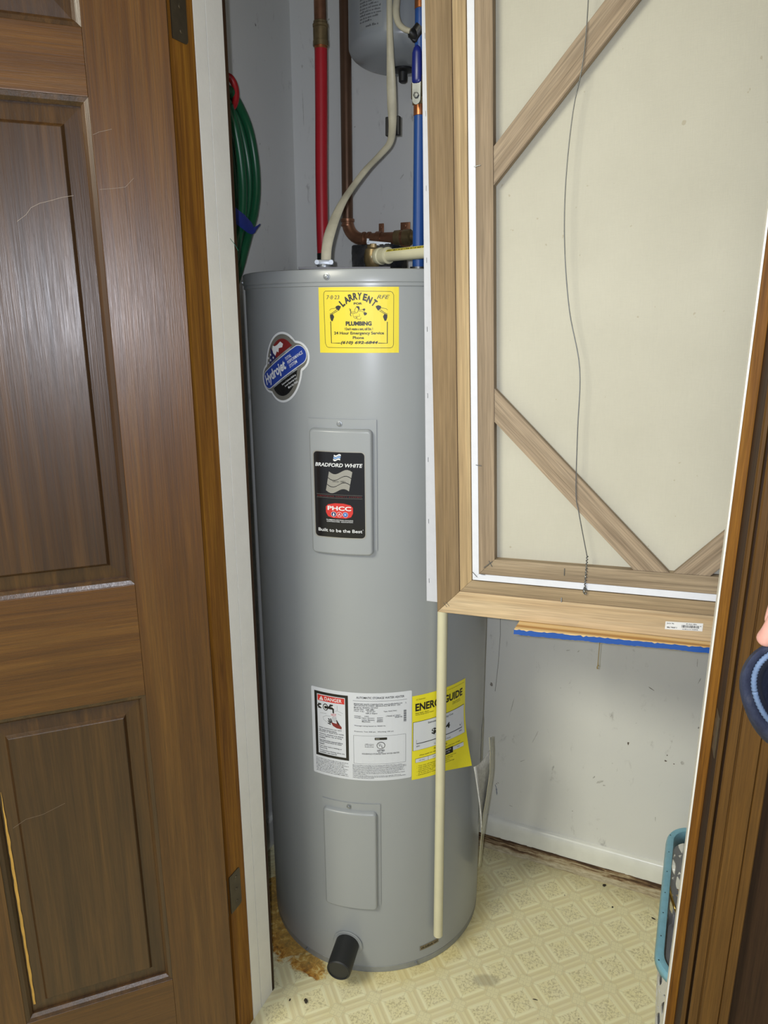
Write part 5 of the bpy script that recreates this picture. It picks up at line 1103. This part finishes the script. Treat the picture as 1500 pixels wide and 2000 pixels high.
# ------------------------------------------------------------------ laundry basket with a teal rim behind the right jamb
BZ = 0.25; UB0, UB1, VB0, VB1 = 0.748, 1.040, 0.125, 0.590
BM = frame(W((UB0 + UB1) / 2, (VB0 + VB1) / 2, 0), U, (0, 0, 1)); bk = empty('laundry_basket', M=BM)
tag(bk, 'white lattice laundry basket with a teal rim half hidden by the right jamb', 'basket')
def rr_path(hx, hy, r, n):
    """n points evenly along a rounded rectangle"""
    segs = []; pts = rrect(-hx, -hy, hx, hy, r, 10); pts.append(pts[0]); L = [0]
    for a, b in zip(pts, pts[1:]): L.append(L[-1] + math.hypot(b[0] - a[0], b[1] - a[1]))
    out = []
    for i in range(n):
        s = L[-1] * i / n; k = max(j for j in range(len(L)) if L[j] <= s + 1e-9); k = min(k, len(pts) - 2); f = (s - L[k]) / max(1e-9, L[k + 1] - L[k]); a, b = pts[k], pts[k + 1]
        out.append((a[0] + (b[0] - a[0]) * f, a[1] + (b[1] - a[1]) * f))
    return out
HXB, HYB, RB = (UB1 - UB0) / 2, (VB1 - VB0) / 2, 0.06
NC = 36; SUB = 8; PTH = rr_path(HXB - 0.006, HYB - 0.006, RB, NC * SUB)
def bpt(c, z):                                               # c in cells, may be fractional
    i = c * SUB; k = int(math.floor(i)) % len(PTH); f = i - math.floor(i); a = PTH[k]; b = PTH[(k + 1) % len(PTH)]
    s = 0.90 + 0.10 * (z / BZ); return Vector(((a[0] + (b[0] - a[0]) * f) * s, (a[1] + (b[1] - a[1]) * f) * s, z))
vs = []; fs = []
rows_ = [(0.030 + 0.0515 * k, 0.030 + 0.0515 * (k + 1)) for k in range(4)]
for ri, (z0, z1) in enumerate(rows_):
    for c in range(NC):
        off = 0.5 * (ri % 2); N = 16; base = len(vs)
        for k in range(N):
            t = 2 * math.pi * (k + 0.5) / N; cx, cz = math.cos(t), math.sin(t); m = max(abs(cx), abs(cz)); vs.append(bpt(c + off + 0.5 + 0.5 * cx / m, (z0 + z1) / 2 + (z1 - z0) / 2 * cz / m))
        for k in range(N):
            t = 2 * math.pi * (k + 0.5) / N; cx, cz = math.cos(t), math.sin(t); sx = 0.24 * cx * (1 - 0.55 * abs(cz)); vs.append(bpt(c + off + 0.5 + sx + 0.14 * cz, (z0 + z1) / 2 + (z1 - z0) * 0.45 * cz))
        for k in range(N): j = (k + 1) % N; fs.append((base + k, base + j, base + N + j, base + N + k))
def bandz(z0, z1):
    base = len(vs); n = NC * 4
    for k in range(n): vs.append(bpt(k / 4, z0)); vs.append(bpt(k / 4, z1))
    for k in range(n): a = base + 2 * k; b = base + 2 * ((k + 1) % n); fs.append((a, b, b + 1, a + 1))
bandz(0.004, 0.030); bandz(rows_[-1][1], BZ - 0.003)
o = pydata('lattice_wall', vs, fs, white_plastic, bk, False); m = o.modifiers.new('s', 'SOLIDIFY'); m.thickness = 0.0028; m.offset = 0
vb_ = [bpt(k / 4, 0.004) for k in range(NC * 4)]; b = bmesh.new(); f = b.faces.new([b.verts.new(v) for v in vb_]); e_ = bmesh.ops.extrude_face_region(b, geom=[f]); bmesh.ops.translate(b, vec=(0, 0, 0.003), verts=[g for g in e_['geom'] if isinstance(g, bmesh.types.BMVert)])
frombm('basket_floor', b, white_plastic, bk)
outer = rr_path(HXB, HYB, RB + 0.006, 120); prof = [(0.0, -0.014), (0.0015, -0.003), (0.004, 0.0012), (0.010, 0.002), (0.0145, 0.0008), (0.0155, -0.003), (0.0160, -0.030)]
vs = []; fs = []; np_ = len(prof)
for i, (x, y) in enumerate(outer):
    L = math.hypot(x, y); a = outer[i - 1]; c = outer[(i + 1) % len(outer)]; t = Vector((c[0] - a[0], c[1] - a[1], 0)).normalized(); nrm_ = Vector((-t.y, t.x, 0))
    for d, z in prof: vs.append(Vector((x, y, BZ + z)) + nrm_ * d)
for i in range(len(outer)):
    for j in range(np_ - 1): a = i * np_ + j; b2 = ((i + 1) % len(outer)) * np_ + j; fs.append((a, a + 1, b2 + 1, b2))
o = pydata('rim', vs, fs, teal, bk, True, 50); m = o.modifiers.new('s', 'SOLIDIFY'); m.thickness = 0.0015; m.offset = 0; o['label'] = 'teal plastic rim with small holes'
hm_ = paint('hole_dark', (0.02, 0.05, 0.07), 0.6)
for v_ in (-0.19, -0.13, -0.068, -0.01, 0.055, 0.12, 0.18):
    hole = bmesh.new(); lathe_bm(hole, [(0.0014, 0.0), (0.0014, 0.0006)], 10, axisM((-HXB + 0.0075, v_, BZ + 0.0020), (0, 0, 1))); frombm('rim_hole', hole, hm_, bk)
def heap(name, x0, x1, y0, y1, z, amp, ny, mat, lab, cat, seed):
    r = random.Random(seed); nx, n2 = 16, 60; vs = []; fs = []
    for j in range(n2 + 1):
        for i in range(nx + 1):
            x = x0 + (x1 - x0) * i / nx; y = y0 + (y1 - y0) * j / n2; e = min(i, nx - i, j / 3, (n2 - j) / 3) / 4; e = min(1, e)
            vs.append((x, y, z * (0.35 + 0.65 * e) + amp * abs(math.sin(ny * math.pi * j / n2 + 1.6 * math.sin(i * 0.5 + seed))) + r.uniform(-1, 1) * 0.0006))
    for j in range(n2):
        for i in range(nx): a = j * (nx + 1) + i; fs.append((a, a + 1, a + nx + 2, a + nx + 1))
    m = len(vs); vs += [(x0, y0, 0.009), (x1, y0, 0.009), (x1, y1, 0.009), (x0, y1, 0.009)]; fs.append((m + 3, m + 2, m + 1, m))
    o = pydata(name, vs, fs, mat, None, True, 80); o.matrix_world = BM; tag(o, lab, cat); return o
heap('white_cloth', -HXB + 0.034, HXB - 0.03, -0.035, HYB - 0.032, 0.060, 0.012, 5.5, paint('grey_white_cloth', (0.42, 0.42, 0.46), 0.6, 0, 0.12, 12), 'grey-white rippled cloth at the back of the laundry basket', 'cloth', 2)
heap('dark_cloth', -HXB + 0.034, HXB - 0.03, -HYB + 0.034, -0.042, 0.085, 0.010, 3, paint('dark_cloth', (0.075, 0.05, 0.03), 0.8, 0, 0.4, 30), 'dark brown cloth at the front of the laundry basket', 'cloth', 5)
gm_l = hz(1306, 1727, 0.150); g2 = hz(1311, 1752, 0.150); g3 = hz(1321, 1780, 0.135); g4 = hz(1336, 1800, 0.11)
o = tube('brass_hook', [gm_l + Vector((0.002, 0, -0.022)), gm_l, g2, g3, g4, g4 + Vector((0.03, 0.015, -0.02))], 0.0030, gold, None, 12, n=5); tag(o, 'thin curved brass hook resting in the laundry basket', 'hook')
# ------------------------------------------------------------------ crumbs on the floor
cm = paint('crumb_dark', (0.03, 0.022, 0.015), 0.8, 0, 0.3, 300)
def crumb(x, y, rx, ry, h, rot, label, seed):
    r = random.Random(seed); b = bmesh.new(); bmesh.ops.create_icosphere(b, subdivisions=2, radius=1)
    p = hz(x, y, 0)
    for v_ in b.verts:
        k = 1 + r.uniform(-0.25, 0.25); v_.co = Vector((v_.co.x * rx * k, v_.co.y * ry * k, v_.co.z * h * k))
    zm = min(v_.co.z for v_ in b.verts)
    for v_ in b.verts: v_.co.z -= zm
    o = frombm('crumb', b, cm, None, True, 80); o.location = (p.x, p.y, 0.0002); o.rotation_euler.z = rot; tag(o, label, 'crumb', 'dark crumbs on the floor')
crumb(597, 1957, 0.0034, 0.0058, 0.003, 0.5, 'largest dark crumb, on the floor below the black drain cap', 1)
crumb(566, 1954, 0.0012, 0.0032, 0.0015, -0.4, 'small dark crumb nearest the white jamb on the floor', 2)
crumb(1180, 1731, 0.0042, 0.0030, 0.003, 0.2, 'dark crumb nearest the rotted baseboard on the right', 3)
crumb(1196, 1773, 0.0022, 0.0020, 0.002, 0.2, 'small dark crumb second from the rotted baseboard', 4)
crumb(1276, 1795, 0.0050, 0.0016, 0.0015, -0.6, 'thin dark crumb beside the laundry basket', 5)
crumb(1045, 1953, 0.0055, 0.0009, 0.001, -0.25, 'thin green-black splinter on the octagon vinyl', 6)
# ------------------------------------------------------------------ person at the right edge: hand holding a folded navy garment
def aty(x, y, Y): d = ray(x, y); return EYE + d * (Y / d.y)
HD = 0.62
skin_m, nt, b_ = newmat('skin'); b_.inputs['Base Color'].default_value = (0.68, 0.36, 0.30, 1); b_.inputs['Roughness'].default_value = 0.5; b_.inputs['Subsurface Weight'].default_value = 0.15; b_.inputs['Subsurface Radius'].default_value = (0.01, 0.004, 0.002)
lnk(nt, ramp(nt, noise(nt, objvec(nt), 40, 3), [(0.3, (0.60, 0.30, 0.25)), (0.7, (0.74, 0.42, 0.36))]), b_.inputs['Base Color'])
tip = aty(1493, 1254, HD)
# joints relative to the index fingertip; hand hangs down from the upper right, fingers closed on the cloth
K_ = {'elbow': (0.250, -0.02, 0.240), 'mid': (0.175, -0.01, 0.190), 'wrist': (0.105, 0.0, 0.140), 'palm': (0.070, 0.0, 0.100)}
verts = []; edges = []; rad_ = []
def av(p, r): verts.append(tip + Vector(p)); rad_.append(r); return len(verts) - 1
e0 = av(K_['elbow'], 0.040); m0 = av(K_['mid'], 0.034); w0 = av(K_['wrist'], 0.026); pl = av(K_['palm'], 0.029)
edges += [(w0, m0), (m0, e0), (w0, pl)]
fing = [([(0.022, -0.004, 0.072), (0.008, -0.008, 0.036), (0.003, -0.004, 0.013), (0.0, 0.004, -0.003)], [0.0115, 0.0098, 0.0088, 0.0082]),
        ([(0.042, -0.006, 0.066), (0.028, -0.013, 0.026), (0.024, -0.008, 0.001), (0.024, 0.006, -0.014)], [0.0115, 0.0100, 0.0090, 0.0082]),
        ([(0.060, -0.004, 0.060), (0.049, -0.013, 0.020), (0.046, -0.008, -0.003), (0.046, 0.006, -0.016)], [0.0110, 0.0096, 0.0088, 0.0080]),
        ([(0.076, 0.000, 0.056), (0.070, -0.008, 0.024), (0.068, -0.004, 0.006), (0.067, 0.006, -0.004)], [0.0100, 0.0086, 0.0078, 0.0072])]
for P_l, R_l in fing:
    pr_ = pl
    for p_, r_ in zip(P_l, R_l): i = av(p_, r_); edges.append((pr_, i)); pr_ = i
pr_ = pl
for p_, r_ in (((0.060, 0.030, 0.085), 0.014), ((0.040, 0.036, 0.050), 0.0120), ((0.026, 0.030, 0.022), 0.0105), ((0.018, 0.022, 0.004), 0.0092)): i = av(p_, r_); edges.append((pr_, i)); pr_ = i
me = bpy.data.meshes.new('hand_and_arm'); me.from_pydata([tuple(v) for v in verts], edges, []); me.update()
per = empty('person', tip + Vector(K_['wrist'])); tag(per, "person at the right edge of view, only a hand gripping navy cloth shows", 'person')
hand = link('hand_and_arm', me, skin_m)
md = hand.modifiers.new('skin', 'SKIN'); md.use_smooth_shade = True; md.branch_smoothing = 0.6
for sv, r_ in zip(me.skin_vertices[0].data, rad_): sv.radius = (r_, r_)
me.skin_vertices[0].data[w0].use_root = True
sm_ = hand.modifiers.new('sub', 'SUBSURF'); sm_.levels = 2; sm_.render_levels = 2
attach(hand, per)
navy, nt, b_ = newmat('navy_knit'); f_ = noise(nt, objvec(nt, (60, 60, 20)), 1, 5, 0.7)
lnk(nt, ramp(nt, f_, [(0.35, (0.007, 0.010, 0.032)), (0.55, (0.020, 0.027, 0.058)), (0.72, (0.065, 0.068, 0.090))]), b_.inputs['Base Color']); b_.inputs['Roughness'].default_value = 0.9
bump(nt, b_, noise(nt, objvec(nt), 500, 2), 0.4, 0.001)
sl_ = tube('sleeve', [tip + Vector(p_) for p_ in ((0.118, 0.0, 0.149), (0.14, -0.003, 0.165), (0.20, -0.012, 0.208), (0.262, -0.022, 0.248))], [0.034, 0.037, 0.043, 0.049], navy, None, 24, n=5); attach(sl_, per)
gar = empty('folded_garment', aty(1540, 1350, HD)); tag(gar, 'folded navy garment with a pale blue corded seam held at the right edge', 'clothing')
def loopc(cx, cy, rx, ry, Y, sk=0.0, n=48, pull=0.0):
    out = []
    for k in range(n):
        t = 2 * math.pi * k / n; x = cx - rx * math.cos(t) * (1 + 0.03 * math.sin(3 * t)); y = cy - ry * math.sin(t) * (1 + 0.02 * math.cos(2 * t)); x += sk * (y - cy); out.append(aty(x, y, Y + pull * math.cos(t)))
    return out
loops = [loopc(1560, 1368, 100, 112, HD + 0.06, 0.10), loopc(1548, 1362, 100, 112, HD + 0.035, 0.10), loopc(1545, 1358, 99, 110, HD + 0.012, 0.12), loopc(1545, 1355, 93, 103, HD + 0.000, 0.12), loopc(1546, 1352, 84, 94, HD - 0.002, 0.12), loopc(1548, 1350, 77, 86, HD + 0.004, 0.12), loopc(1549, 1350, 71, 80, HD + 0.006, 0.12), loopc(1550, 1350, 64, 72, HD + 0.020, 0.12), loopc(1552, 1350, 60, 68, HD + 0.06, 0.12)]
vs = [p for l in loops for p in l]; n = 48; fs = []
for j in range(len(loops) - 1):
    for k in range(n): a = j * n + k; b2 = j * n + (k + 1) % n; fs.append((a, b2, b2 + n, a + n))
fs.append(tuple(range((len(loops) - 1) * n, len(loops) * n)))
o = pydata('cloth_fold', vs, fs, navy, None, True, 80); attach(o, gar)
ring = loopc(1548, 1350, 74, 83, HD - 0.001, 0.12, n=150); b = bmesh.new()
tube_bm(b, ring + [ring[0]], [0.0030 if k % 2 else 0.0022 for k in range(151)], 8)
o = frombm('corded_seam', b, paint('pale_blue_cord', (0.12, 0.18, 0.30), 0.7, 0, 0.1, 100), None, True, 80); attach(o, gar); o['label'] = 'pale blue corded seam'
bpy.context.view_layer.update()
